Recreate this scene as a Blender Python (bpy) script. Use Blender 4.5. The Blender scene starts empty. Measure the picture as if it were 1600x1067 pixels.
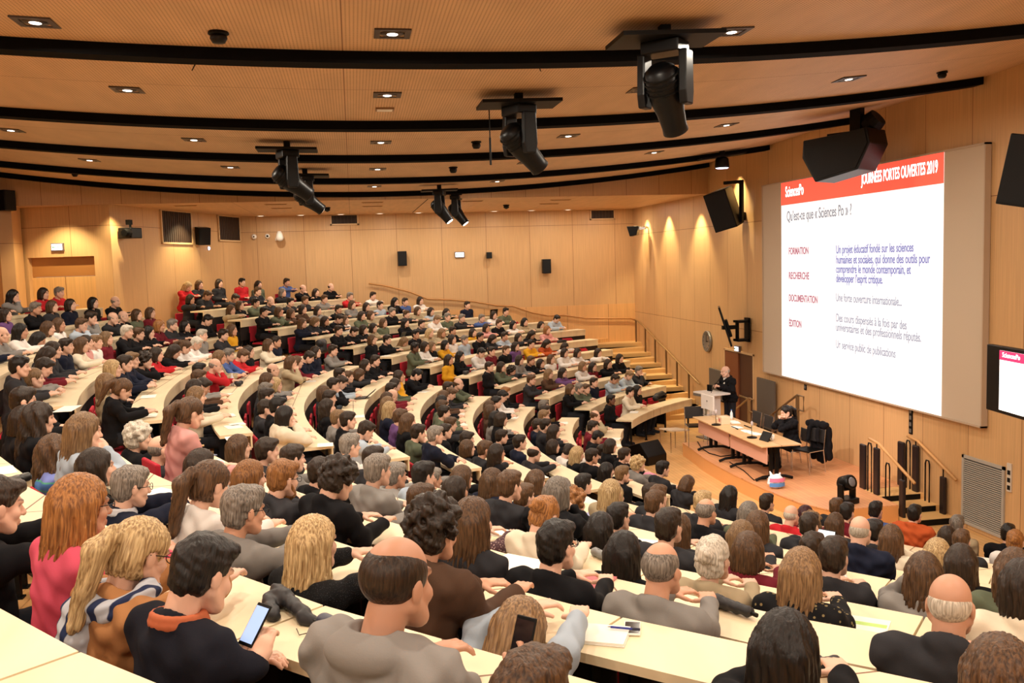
import bpy, bmesh, math, random
import numpy as np
from mathutils import Vector, Matrix, Euler

rng = random.Random(7)
scene = bpy.context.scene
COL = scene.collection

# ---------------------------------------------------------------- camera, world, lights, exposure
FPX, CX, CY = 1447.0, 800.0, 533.5
PITCH, ROLL, YAW = math.radians(4.976), math.radians(-1.67), math.radians(9.63)
CAMH = 4.7

def cam_matrix():
    cp, sp, cr, sr = math.cos(PITCH), math.sin(PITCH), math.cos(ROLL), math.sin(ROLL)
    Rr = np.array([[cr, -sr, 0], [sr, cr, 0], [0, 0, 1.]])
    M = np.array([[1, 0, 0], [0, sp, -cp], [0, cp, sp]])
    c, s = math.cos(YAW), math.sin(YAW)
    Rz = np.array([[c, s, 0], [-s, c, 0], [0, 0, 1.]])
    return Rz @ M @ Rr
RW = cam_matrix()
EYE = np.array([0, 0, CAMH])

cam_d = bpy.data.cameras.new('camera')
cam_d.sensor_width = 36.0
cam_d.lens = 36.0 * FPX / 1600.0
cam_d.clip_start, cam_d.clip_end = 0.05, 200
cam = bpy.data.objects.new('camera', cam_d)
COL.objects.link(cam)
mw = np.eye(4); mw[:3, :3] = RW; mw[:3, 3] = EYE
cam.matrix_world = Matrix(mw.tolist())
scene.camera = cam

w = bpy.data.worlds.new('world'); scene.world = w; w.use_nodes = True
w.node_tree.nodes['Background'].inputs[0].default_value = (1.0, 0.92, 0.82, 1)
w.node_tree.nodes['Background'].inputs[1].default_value = 0.18

scene.view_settings.view_transform = 'Standard'
scene.view_settings.look = 'None'
scene.view_settings.gamma = 1.0
scene.view_settings.use_curve_mapping = False
scene.view_settings.exposure = 0.0

WARM = (1.0, 0.885, 0.72)
DOWN_W = 58.0          # each recessed ceiling lamp
WASH_W = 60.0           # each recessed wall washer
STAGE_W = 1500.0         # moving heads lighting the stage

def rays(p):
    return RW @ np.array([p[0] - CX, -(p[1] - CY), -FPX])
def atz(px, py, z):
    r = rays((px, py)); return r * ((z - CAMH) / r[2]) + EYE
def atx(px, py, x):
    r = rays((px, py)); return r * (x / r[0]) + EYE
def aty(px, py, y):
    r = rays((px, py)); return r * (y / r[1]) + EYE
def atd(px, py, d):            # d = depth along the view axis
    r = rays((px, py)); return r * (d / FPX) + EYE
def topx(P):
    c = RW.T @ (np.array(P, float) - EYE)
    return CX + FPX * c[0] / -c[2], CY - FPX * c[1] / -c[2]
def depth(P):
    return -(RW.T @ (np.array(P, float) - EYE))[2]

ZC_Y = [-8, 9.6, 13.4, 17.2, 21.0, 24.8, 40]
ZC_Z = [7.25, 6.835, 6.721, 6.684, 6.62, 6.611, 6.6]
def ceil_z(x, y):
    return float(np.interp(y, ZC_Y, ZC_Z)) + 0.0076 * (x - 0.65) ** 2

def lamp(name, kind, loc, power, color=WARM, size=0.2, target=None, spot=1.2, blend=0.6):
    d = bpy.data.lights.new(name, kind); d.energy = power; d.color = color
    if kind == 'AREA':
        d.shape = 'DISK'; d.size = size
    else:
        d.shadow_soft_size = size
    if kind == 'SPOT':
        d.spot_size = spot; d.spot_blend = blend
    o = bpy.data.objects.new(name, d); COL.objects.link(o); o.location = loc
    if target is not None:
        o.rotation_euler = (Vector(target) - Vector(loc)).to_track_quat('-Z', 'Y').to_euler()
    return o

DOWN_PX = [(55, 34), (613, 52), (1143, 49), (199, 140), (605, 148), (1003, 140), (1326, 123), (17, 203), (303, 218),
           (595, 222), (888, 212), (1135, 195), (140, 250), (360, 261), (590, 264), (822, 254), (1022, 238), (585, 291), (777, 283)]
def on_ceiling(px, py):
    r = rays((px, py)); z = 7.0
    for _ in range(30):
        t = (z - CAMH) / r[2]; P = r * t + EYE; z = 0.5 * z + 0.5 * ceil_z(P[0], P[1])
    return P
DOWN_PTS = [on_ceiling(*p) for p in DOWN_PX]
for P in DOWN_PTS:
    lamp('ceiling_lamp_light', 'AREA', (P[0], P[1], P[2] - 0.09), DOWN_W, size=0.16)
for x in (-6.5, -3.6, -0.7, 2.2, 5.1, 8.0):           # the same lamps behind and beside the viewpoint
    for y in (7.4, 3.6, -0.4, -4.0):
        lamp('ceiling_lamp_light', 'AREA', (x, y, ceil_z(x, y) - 0.05), DOWN_W, size=0.16)
for x in (-9.3,):
    for y in (11.3, 15.2, 19.0, 22.8):
        if x < 0 or y > 15: lamp('ceiling_lamp_light', 'AREA', (x, y, ceil_z(x, y) - 0.05), DOWN_W, size=0.16)
SOFFIT = 6.42
for x in (-2.4, -0.6, 1.3, 3.2, 5.1, 7.0, 8.8):
    lamp('soffit_lamp_light', 'AREA', (x, 30.6, SOFFIT - 0.03), DOWN_W * 0.6, size=0.12)
    lamp('soffit_lamp_light', 'AREA', (x - 0.5, 27.0, SOFFIT - 0.03), DOWN_W * 0.6, size=0.12)
# wall washers in the soffit and ceiling edges
for (x, y, z, tx, ty, tz) in ((9.62, 30.6, SOFFIT - .05, 9.9, 30.6, 3.0), (9.62, 28.4, SOFFIT - .05, 9.9, 28.4, 3.0),
                              (9.55, 24.9 + .75, 6.95 - .6, 9.9, 25.65, 3.0), (9.62, 22.9, 7.1, 9.95, 22.9, 3.0),
                              (-7.3, 24.6, 6.35, -7.3, 25.5, 2.0), (-4.35, 28.2, 6.35, -4.9, 28.2, 2.6), (-5.6, 24.8, 6.4, -5.9, 25.3, 2.6)):
    lamp('wall_washer_light', 'SPOT', (x, y, z), WASH_W * (8 if x > 0 else 4.5), color=(1, .80, .45), size=0.04, target=(tx, ty, tz), spot=(1.35 if x > 0 else 1.9), blend=0.7)
# light of the moving heads aimed at the stage
for (x, y, z) in ((4.4, 9.3, 6.6), (3.0, 13.4, 6.5)):
    lamp('stage_light', 'SPOT', (x, y, z), STAGE_W, color=(1, .80, .70), size=0.12, target=(8.7, 17.2, 0.6), spot=0.62, blend=0.5)

# ---------------------------------------------------------------- colours and materials
def lin(c):
    if isinstance(c, str):
        c = tuple(int(c[i:i + 2], 16) / 255 for i in (0, 2, 4))
    return tuple((v / 12.92 if v <= 0.04045 else ((v + 0.055) / 1.055) ** 2.4) for v in c) + (1.0,)

MATS = {}
def mat(name, color, rough=0.6, metal=0.0, emit=None, estr=1.0, spec=0.5, vary=0.0, coat=0.0):
    if name in MATS: return MATS[name]
    m = bpy.data.materials.new(name); m.use_nodes = True
    nt = m.node_tree; b = nt.nodes['Principled BSDF']
    b.inputs['Base Color'].default_value = lin(color)
    b.inputs['Roughness'].default_value = rough
    b.inputs['Metallic'].default_value = metal
    b.inputs['Specular IOR Level'].default_value = spec
    if coat: b.inputs['Coat Weight'].default_value = coat
    if emit is not None:
        b.inputs['Emission Color'].default_value = lin(emit)
        b.inputs['Emission Strength'].default_value = estr
    if vary:
        oi = nt.nodes.new('ShaderNodeObjectInfo')
        hs = nt.nodes.new('ShaderNodeHueSaturation')
        mr = nt.nodes.new('ShaderNodeMapRange')
        mr.inputs[3].default_value = 1 - vary; mr.inputs[4].default_value = 1 + vary
        nt.links.new(oi.outputs['Random'], mr.inputs[0])
        nt.links.new(mr.outputs[0], hs.inputs['Value'])
        hs.inputs['Color'].default_value = lin(color)
        nt.links.new(hs.outputs[0], b.inputs['Base Color'])
    MATS[name] = m
    return m

def nodes(m):
    return m.node_tree, m.node_tree.nodes, m.node_tree.links

def combine_uv(nt, u, v, su=1.0, sv=1.0):
    """a vector made of two of the object's own axes"""
    tc = nt.nodes.new('ShaderNodeTexCoord'); sp = nt.nodes.new('ShaderNodeSeparateXYZ')
    nt.links.new(tc.outputs['Object'], sp.inputs[0])
    cb = nt.nodes.new('ShaderNodeCombineXYZ')
    for i, (a, s) in enumerate(((u, su), (v, sv))):
        mu = nt.nodes.new('ShaderNodeMath'); mu.operation = 'MULTIPLY'; mu.inputs[1].default_value = s
        nt.links.new(sp.outputs[a], mu.inputs[0]); nt.links.new(mu.outputs[0], cb.inputs[i])
    return cb.outputs[0]

def wood(name, c1, c2, u='X', v='Z', pw=1.2, ph=2.6, groove='7a4d28', rough=0.45, grain=40.0, gap=0.006, bump=True, dots=0.0, mix=0.5, off=0.0):
    """veneered panels: rows of boards with a thin joint, and a fine grain along the board"""
    if name in MATS: return MATS[name]
    m = bpy.data.materials.new(name); m.use_nodes = True
    nt, N, L = nodes(m); b = N['Principled BSDF']; b.inputs['Roughness'].default_value = rough
    uv = combine_uv(nt, u, v)
    br = N.new('ShaderNodeTexBrick'); br.offset = off; br.squash = 1.0
    br.inputs['Color1'].default_value = lin(c1); br.inputs['Color2'].default_value = lin(c2)
    br.inputs['Mortar'].default_value = lin(groove); br.inputs['Scale'].default_value = 1.0
    br.inputs['Mortar Size'].default_value = gap; br.inputs['Brick Width'].default_value = pw
    br.inputs['Row Height'].default_value = ph; br.inputs['Mortar Smooth'].default_value = 0.1
    L.new(uv, br.inputs['Vector'])
    gv = combine_uv(nt, u, v, grain, 0.9)
    no = N.new('ShaderNodeTexNoise'); no.inputs['Scale'].default_value = 1.0; no.inputs['Detail'].default_value = 3
    L.new(gv, no.inputs['Vector'])
    hs = N.new('ShaderNodeHueSaturation'); mr = N.new('ShaderNodeMapRange')
    mr.inputs[1].default_value = 0.25; mr.inputs[2].default_value = 0.75
    mr.inputs[3].default_value = 0.88; mr.inputs[4].default_value = 1.1
    L.new(no.outputs[0], mr.inputs[0]); L.new(mr.outputs[0], hs.inputs['Value']); L.new(br.outputs[0], hs.inputs['Color'])
    out = hs.outputs[0]
    if dots:
        dv = combine_uv(nt, u, v, dots, dots)
        vo = N.new('ShaderNodeTexVoronoi'); vo.inputs['Randomness'].default_value = 0.0; vo.inputs['Scale'].default_value = 1.0
        L.new(dv, vo.inputs['Vector'])
        lt = N.new('ShaderNodeMath'); lt.operation = 'LESS_THAN'; lt.inputs[1].default_value = 0.22
        L.new(vo.outputs['Distance'], lt.inputs[0])
        mx = N.new('ShaderNodeMix'); mx.data_type = 'RGBA'
        L.new(lt.outputs[0], mx.inputs['Factor']); L.new(out, mx.inputs['A']); mx.inputs['B'].default_value = lin('8a6844')
        out = mx.outputs['Result']
    L.new(out, b.inputs['Base Color'])
    MATS[name] = m
    return m

M_WALLX = wood('wall panels across', 'd0a877', 'c99f6e', 'Y', 'Z', 1.25, 2.75)
M_WALLY = wood('wall panels along', 'd0a877', 'c99f6e', 'X', 'Z', 1.55, 2.95)
M_RISER = wood('riser panels', 'c39a6c', 'bc9264', 'X', 'Z', 0.95, 9)
M_CEIL = wood('perforated ceiling panels', 'd2ae86', 'cfaa82', 'X', 'Y', 40, 3.8, rough=0.6, grain=3, dots=28)
M_SOFFIT = wood('soffit panels', 'cfa67a', 'c99f72', 'X', 'Y', 3.0, 9, rough=0.5, grain=8)
M_FLOOR = wood('oak floor boards', 'd8ac72', 'cf9f64', 'Y', 'X', 1.6, 0.09, groove='a87b48', grain=3, gap=0.003, rough=0.4, off=0.5)
M_STAGE = wood('stage boards', 'dba070', 'd4966a', 'Y', 'X', 1.6, 0.09, groove='b07a50', grain=3, gap=0.003, rough=0.38, off=0.5)
M_BEECH = wood('beech veneer', 'ead9b6', 'e7d5b0', 'X', 'Y', 50, 50, grain=5, rough=0.42)
M_EDGE = mat('beech edge', 'd2b184', 0.45)
M_STEP = mat('stair oak', 'd8ae70', 0.5)
M_BLACK = mat('black metal', '060606', 0.55, spec=.2)
M_DARK = mat('dark slot', '060505', 0.9, spec=.1)
M_BLKPL = mat('black plastic', '060607', 0.4, spec=.25)
M_GREYM = mat('grey metal', '8b8985', 0.35, 0.6)
M_CHROME = mat('chrome', 'd5d5d5', 0.2, 1.0)
M_RED = mat('red seat cloth', 'b3142c', 0.85, vary=0.12)
M_WHITE = mat('white plastic', 'efece4', 0.4)
M_PAPER = mat('paper', 'f6f3ea', 0.8)
M_SCREENC = mat('screen cloth', 'c6b6a2', 0.85)
M_DOORD = mat('dark door', '4a2a18', 0.5)
M_OAKD = wood('door leaves', 'd9ae74', 'd4a76c', 'X', 'Z', 40, 40, grain=30)
M_LENS = mat('lamp lens', 'ffffff', 0.3, emit='fff2e0', estr=9.0)
M_TRIMR = mat('lamp trim', '8a8078', 0.35, 0.7)
M_GLOW = mat('exit sign light', 'ffffff', 0.4, emit='f4f2ff', estr=2.2)
M_GREEN = mat('exit sign green', '2c8a4a', 0.5)

# ---------------------------------------------------------------- mesh helpers
def link(name, me, m, parent=None):
    o = bpy.data.objects.new(name, me); COL.objects.link(o)
    if m is not None:
        ms = m if isinstance(m, (list, tuple)) else [m]
        if len(me.materials) == 0:
            for q in ms: me.materials.append(q)
    if parent is not None: o.parent = parent
    return o

def smooth(me, on=True):
    me.polygons.foreach_set('use_smooth', [on] * len(me.polygons))

class MB:
    """collects shapes, then becomes one mesh object"""
    def __init__(s): s.v = []; s.f = []
    def add(s, v, f):
        n = len(s.v); s.v += [tuple(map(float, p)) for p in v]; s.f += [tuple(n + i for i in q) for q in f]; return s
    def box(s, lo, hi, M=None):
        x0, y0, z0 = lo; x1, y1, z1 = hi
        v = [(x0, y0, z0), (x1, y0, z0), (x1, y1, z0), (x0, y1, z0), (x0, y0, z1), (x1, y0, z1), (x1, y1, z1), (x0, y1, z1)]
        if M is not None: v = [tuple(M @ Vector(p)) for p in v]
        return s.add(v, [(0, 3, 2, 1), (4, 5, 6, 7), (0, 1, 5, 4), (1, 2, 6, 5), (2, 3, 7, 6), (3, 0, 4, 7)])
    def cbox(s, c, size, M=None):
        return s.box([c[i] - size[i] / 2 for i in range(3)], [c[i] + size[i] / 2 for i in range(3)], M)
    def prism(s, poly, z0, z1, M=None):
        n = len(poly); v = [(p[0], p[1], z0) for p in poly] + [(p[0], p[1], z1) for p in poly]
        if M is not None: v = [tuple(M @ Vector(p)) for p in v]
        return s.add(v, [tuple(reversed(range(n))), tuple(range(n, 2 * n))] + [(i, (i + 1) % n, n + (i + 1) % n, n + i) for i in range(n)])
    def tube(s, pts, r, n=8, cap=True):
        pts = [Vector(p) for p in pts]; k = len(pts); rr = r if isinstance(r, (list, tuple)) else [r] * k
        rings = []; up = Vector((0, 0, 1))
        for i, p in enumerate(pts):
            t = (pts[min(i + 1, k - 1)] - pts[max(i - 1, 0)]).normalized()
            a = t.cross(up)
            if a.length < 1e-3: a = t.cross(Vector((1, 0, 0)))
            a.normalize(); b = t.cross(a).normalized()
            rings.append([p + (a * math.cos(q) + b * math.sin(q)) * rr[i] for q in [2 * math.pi * j / n for j in range(n)]])
        v = [x for r_ in rings for x in r_]; f = []
        for i in range(k - 1):
            for j in range(n):
                f.append((i * n + j, i * n + (j + 1) % n, (i + 1) * n + (j + 1) % n, (i + 1) * n + j))
        if cap: f += [tuple(range(n))[::-1], tuple((k - 1) * n + j for j in range(n))]
        return s.add(v, f)
    def lathe(s, prof, n=16, M=None):
        k = len(prof); v = []
        for (r, z) in prof:
            for j in range(n):
                a = 2 * math.pi * j / n; v.append((r * math.cos(a), r * math.sin(a), z))
        if M is not None: v = [tuple(M @ Vector(p)) for p in v]
        f = [(i * n + j, i * n + (j + 1) % n, (i + 1) * n + (j + 1) % n, (i + 1) * n + j) for i in range(k - 1) for j in range(n)]
        f += [tuple(range(n))[::-1], tuple((k - 1) * n + j for j in range(n))]
        return s.add(v, f)
    def mesh(s, name, sm=False, bev=0.0):
        me = bpy.data.meshes.new(name); me.from_pydata(s.v, [], s.f)
        bm = bmesh.new(); bm.from_mesh(me)
        bmesh.ops.recalc_face_normals(bm, faces=bm.faces)
        if bev:
            es = [e for e in bm.edges if len(e.link_faces) == 2 and e.calc_face_angle(0) > 0.5]
            bmesh.ops.bevel(bm, geom=es, offset=bev, segments=2, profile=0.5, affect='EDGES', clamp_overlap=True)
        bm.to_mesh(me); bm.free()
        if sm: smooth(me)
        return me
    def build(s, name, m, parent=None, sm=False, bev=0.0):
        return link(name, s.mesh(name, sm, bev), m, parent)

def tag(o, label=None, cat=None, group=None, kind=None):
    if label: o['label'] = label
    if cat: o['category'] = cat
    if group: o['group'] = group
    if kind: o['kind'] = kind
    return o
def empty(name, loc, rz=0.0, label=None, cat=None, group=None):
    o = bpy.data.objects.new(name, None); COL.objects.link(o); o.location = tuple(map(float, loc)); o.rotation_euler = (0, 0, rz)
    o.empty_display_size = 0.1
    return tag(o, label, cat, group)
def struct(name, mb, m, **k):
    return tag(mb.build(name, m, **k), kind='structure')
def copy_tree(o, parent=None):
    c = o.copy(); COL.objects.link(c)
    if parent is not None: c.parent = parent
    for ch in list(o.children): copy_tree(ch, c)
    return c
def text_mesh(body, size, m, M, parent, name='lettering', align='LEFT', bold=0.0, width=None):
    cu = bpy.data.curves.new(name, 'FONT'); cu.body = body; cu.size = size; cu.align_x = align; cu.extrude = 0.002; cu.offset = bold
    o = bpy.data.objects.new(name, cu); COL.objects.link(o)
    dg = bpy.context.evaluated_depsgraph_get(); dg.update()
    me = bpy.data.meshes.new_from_object(o.evaluated_get(dg)); bpy.data.objects.remove(o)
    if width:
        xs = [v.co.x for v in me.vertices]; w0 = max(xs) - min(xs); s = width / w0
        for v in me.vertices: v.co.x *= s
    me.transform(M)
    me.materials.clear(); t = link(name, me, m, parent)
    return t
# ================================================================ the setting
CEN = np.array([14.5, 16.75]); R1, DR, RISE = 9.25, 1.03, 0.26
NROW = 14
def rowR(k): return R1 + DR * (k - 1)
def rowF(k): return RISE * max(k - 1, 0)
def polar(r, a):      # a in degrees, 0 = straight away from the stage, positive = towards the far wall
    t = math.radians(a); return CEN[0] - r * math.cos(t), CEN[1] + r * math.sin(t)
def ang_of(x, y): return math.degrees(math.atan2(y - CEN[1], CEN[0] - x))
WX, WY = 10.0, 32.2

struct('floor', MB().box((-12, -8, -0.3), (10.3, 33, 0)), M_FLOOR)

def tiers():
    mb = MB(); N = 120
    for k in range(2, NROW + 5):
        r0, r1 = rowR(k) - 0.06, rowR(k) + DR - 0.06
        z0, z1 = rowF(k) - RISE, rowF(k)
        if k == NROW + 4: r1 = r0 + 6
        v = []
        A = np.linspace(-112, 112, N)
        for a in A:
            for r, z in ((r0, z0 - 0.02), (r0, z1), (r1, z1)):
                x, y = polar(r, a); v.append((min(x, WX + .12), min(y, WY + .12), z))
        f = []
        for i in range(N - 1):
            b = i * 3
            f += [(b, b + 1, b + 4, b + 3), (b + 1, b + 2, b + 5, b + 4)]
        mb.add(v, f)
    return mb
tag(tiers().build('floor_tiers', M_FLOOR), kind='structure')

# aisle half steps, one flight per aisle
def aisle(a_of_k0, a_of_k1, w0, name):
    mb = MB()
    for k in range(2, NROW):
        a0, a1 = a_of_k0(k), a_of_k1(k); n = 6
        r1 = rowR(k) - 0.06; r0 = r1 - 0.5; z1 = rowF(k) - RISE / 2; z0 = rowF(k) - RISE
        P = [polar(r0, a0 + (a1 - a0) * i / n) for i in range(n + 1)] + [polar(r1, a1 - (a1 - a0) * i / n) for i in range(n + 1)]
        mb.prism(P, z0, z1)
    return tag(mb.build(name, M_STEP), kind='structure')
def a1lo(k): return 24.6 - 0.45 * k
def a1hi(k): return 31.6 - 0.45 * k
def a2hi(k): return -(19.05 - 0.46 * k)
def a2lo(k): return -(26.0 - 0.45 * k)
aisle(a1lo, a1hi, 0, 'trim_1'); aisle(a2lo, a2hi, 0, 'trim_2')

# straight flight along the far right wall
ARIGHT = {1: 9.15, 2: 8.75, 3: 8.5, 4: 8.35, 5: 8.1, 6: 7.9, 7: 7.75}
mb = MB()
for i in range(0, 13):
    y0 = 25.25 + 0.515 * i
    z1 = 0.13 * (i + 1)
    x0 = 8.2 if i < 3 else 7.6
    mb.box((x0, y0, z1 - 0.14), (WX, WY, z1))
tag(mb.build('trim_3', M_STEP, bev=0.008), kind='structure')

# walls
struct('wall_right', MB().box((WX, -2, 0), (WX + 0.3, 22.15, 8.2)).box((WX, 23.95, 0), (WX + 0.3, WY + .3, 8.2)).box((WX, 22.15, 2.1), (WX + .3, 23.95, 8.2)), M_WALLX)
struct('wall_back', MB().box((-3.63, WY, 0), (WX + 0.3, WY + 0.3, SOFFIT + .2)), M_WALLY)
def wall_seg(name, p, q, z0, z1, m, th=0.25, out=1):
    d = Vector((q[0] - p[0], q[1] - p[1], 0)); L_ = d.length; ang = math.atan2(d.y, d.x)
    o = MB().box((0, 0 if out > 0 else -th, z0), (L_, th if out > 0 else 0, z1)).build(name, m)
    o.location = (p[0], p[1], 0); o.rotation_euler = (0, 0, ang)
    return tag(o, kind='structure')
wall_seg('wall_left_angled', (-6.02, 25.1), (-3.63, 32.2), 1.5, SOFFIT + .2, M_WALLY)
DW0, DW1 = (-8.55, 25.9), (-6.02, 25.1)
dwv = Vector((DW1[0] - DW0[0], DW1[1] - DW0[1], 0)); DWL = dwv.length; DWA = math.atan2(dwv.y, dwv.x)
DWM = Matrix.Translation((DW0[0], DW0[1], 0)) @ Matrix.Rotation(DWA, 4, 'Z')
# door opening in the door wall (local u along the wall)
def on_doorwall(px, py):
    r = rays((px, py)); n = Vector((-dwv.y, dwv.x, 0)).normalized()
    t = (Vector((DW0[0], DW0[1], 0)) - Vector(EYE.tolist())).dot(n) / Vector(r.tolist()).dot(n)
    P = Vector((r * t + EYE).tolist()); return DWM.inverted() @ P
dl, dr_ = on_doorwall(43, 403), on_doorwall(147, 400)
DU0, DU1, DTOP = dl.x, dr_.x, (dl.z + dr_.z) / 2
DFLOOR = DTOP - 2.35
o = struct('wall_left', MB().box((0, 0, 1.5), (DU0, .3, 8)).box((DU1, 0, 1.5), (DWL, .3, 8)).box((DU0, 0, DTOP), (DU1, .3, 8)), M_WALLY)
o.matrix_world = DWM
dtrim = empty('door_1', DWM @ Vector(((DU0 + DU1) / 2, 0.16, DFLOOR)), DWA)
dtrim['kind'] = 'structure'
hw = (DU1 - DU0) / 2
MB().box((-hw, 0, 1.85), (hw, 0.03, 2.35)).build('transom_panel', mat('door transom', 'a8743f', 0.5), dtrim)
for sgn in (-1, 1):
    lf = MB().box((min(0.01 * sgn, hw * sgn), -0.02, 0), (max(0.01 * sgn, hw * sgn), 0.03, 1.84)).build('door_leaf', M_OAKD, dtrim)
    h = MB(); xx = 0.09 * sgn
    h.box((xx - .02, -.03, .92), (xx + .02, -.02, 1.12)); h.tube([(xx, -.03, 1.04), (xx, -.08, 1.04), (xx + .13 * sgn, -.08, 1.04)], .011)
    h.build('door_handle', M_CHROME, lf)
# left side wall and pilaster
wall_seg('wall_left_side', (-9.6, 18.0), (-8.55, 25.9), 0, 8.2, M_WALLX)
struct('trim_4', MB().box((-8.8, 25.1, 1.5), (-8.33, 25.75, 8.0)), M_WALLX)
struct('wall_left_far', MB().box((-11.9, -8, 0), (-11.6, 18.0, 8.4)).box((-11.9, 17.8, 0), (-9.5, 18.1, 8.4)), M_WALLX)

# hanging riser and lower ceiling over the back
def riser():
    mb = MB(); xs = np.linspace(-8.6, WX, 40); y0 = 25.08
    v = [];
    for x in xs: v += [(x, y0, SOFFIT), (x, y0, ceil_z(x, y0) + 0.05), (x, y0 + 0.08, SOFFIT), (x, y0 + .08, ceil_z(x, y0) + .05)]
    f = []
    for i in range(len(xs) - 1):
        b = 4 * i; f += [(b, b + 4, b + 5, b + 1), (b + 2, b + 3, b + 7, b + 6)]
    return mb.add(v, f)
tag(riser().build('trim_5', M_RISER), kind='structure')
struct('ceiling_lower', MB().box((-8.6, 25.12, SOFFIT + .002), (WX, WY, SOFFIT + 0.12)), M_SOFFIT)

def ceiling():
    mb = MB(); xs = np.linspace(-12, WX, 60); ys = np.concatenate([np.linspace(-8, 9.6, 6), [13.4, 17.2, 21, 24.8, 25.1]])
    v = [(x, y, ceil_z(x, y)) for y in ys for x in xs]; n = len(xs)
    f = [(j * n + i, j * n + i + 1, (j + 1) * n + i + 1, (j + 1) * n + i) for j in range(len(ys) - 1) for i in range(n - 1)]
    return mb.add(v, f)
tag(ceiling().build('ceiling', M_CEIL, sm=True), kind='structure')
BEAM_Y = [9.6, 13.4, 17.2, 21.0, 24.8]
for i, y in enumerate(BEAM_Y):
    mb = MB(); xe = 9.93
    xs = np.linspace(-9.6 if y > 18 else -12, xe, 60); v = []
    for x in xs:
        z = ceil_z(x, y)
        v += [(x, y, z + 0.02), (x, y, z - 0.12), (x, y + 0.28, z - 0.12), (x, y + .28, z + .02)]
    f = []
    for j in range(len(xs) - 1):
        b = 4 * j; f += [(b, b + 4, b + 5, b + 1), (b + 1, b + 5, b + 6, b + 2), (b + 2, b + 6, b + 7, b + 3)]
    e = 4 * (len(xs) - 1); f += [(0, 1, 2, 3), (e + 3, e + 2, e + 1, e)]
    mb.add(v, f)
    tag(mb.build('trim_%d' % (6 + i), M_DARK), kind='structure')

# stage: low platform with a bowed front
rim = [(7.51, 20.6), (7.47, 19.9), (7.37, 18.9), (7.36, 17.9), (7.38, 17.1), (7.45, 15.95), (7.6, 14.95), (7.88, 14.35), (9.12, 14.35), (9.12, 15.5), (WX, 15.5), (WX, 20.6)]
tag(MB().prism(rim, 0, 0.29).build('floor_stage_riser', mat('stage riser beech', 'd99a5c', 0.42)), kind='structure')
tag(MB().prism([(x - (0.012 if x < 8 else 0), y) for x, y in rim], 0.29, 0.31).build('floor_stage', M_STAGE), kind='structure')
# steps down at the near end of the stage
struct('trim_11', MB().box((9.14, 14.95, 0.0), (WX, 15.5, .305)).box((9.14, 14.5, 0), (WX, 14.95, .205)).box((9.14, 14.05, 0), (WX, 14.5, .105)), M_STEP)
# steps down at the far end, towards the dark door
struct('trim_12', MB().box((9.0, 20.6, 0.0), (WX, 21.0, .205)).box((9.0, 21.0, 0), (WX, 21.4, .105)), M_STEP)
# panelled desk for the far rail: baseboard line
# ================================================================ things on the ceiling
WHERE_DOWN = ['in the front strip at the far left', 'in the front strip, mid ceiling', 'in the front strip near the screen side',
  'in the second strip at the left', 'in the second strip, mid ceiling', 'in the second strip behind the big moving head', 'in the second strip above the screen',
  'in the third strip at the left edge', 'in the third strip left of a moving head', 'in the third strip, mid ceiling', 'in the third strip right of the middle moving head', 'in the third strip near the screen wall',
  'in the fourth strip at the far left', 'in the fourth strip left of two moving heads', 'in the fourth strip, mid ceiling', 'in the fourth strip right of the black detector', 'in the fourth strip near the screen wall',
  'in the last strip, mid ceiling', 'in the last strip right of the spotlights']
for i, (P, wh) in enumerate(zip(DOWN_PTS, WHERE_DOWN)):
    slope = math.atan(2 * 0.0076 * (P[0] - .65))
    t = empty('downlight', P, 0, 'square recessed ceiling lamp ' + wh, 'ceiling light', 'recessed square ceiling lamps')
    t.rotation_euler = (0, -slope, 0)
    MB().box((-.17, -.17, -.012), (-.115, .17, .004)).box((.115, -.17, -.012), (.17, .17, .004)).box((-.115, -.17, -.012), (.115, -.115, .004)).box((-.115, .115, -.012), (.115, .17, .004)).build('trim_frame', mat('lamp frame', '3b2e25', .4), t)
    MB().lathe([(.115, -.006), (.1, -.004), (.06, -.002), (.055, .002)], 20).build('reflector', M_TRIMR, t, sm=True)
    MB().lathe([(.052, -.012), (.045, -.016), (.02, -.018)], 14).build('bulb', M_LENS, t)

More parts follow.
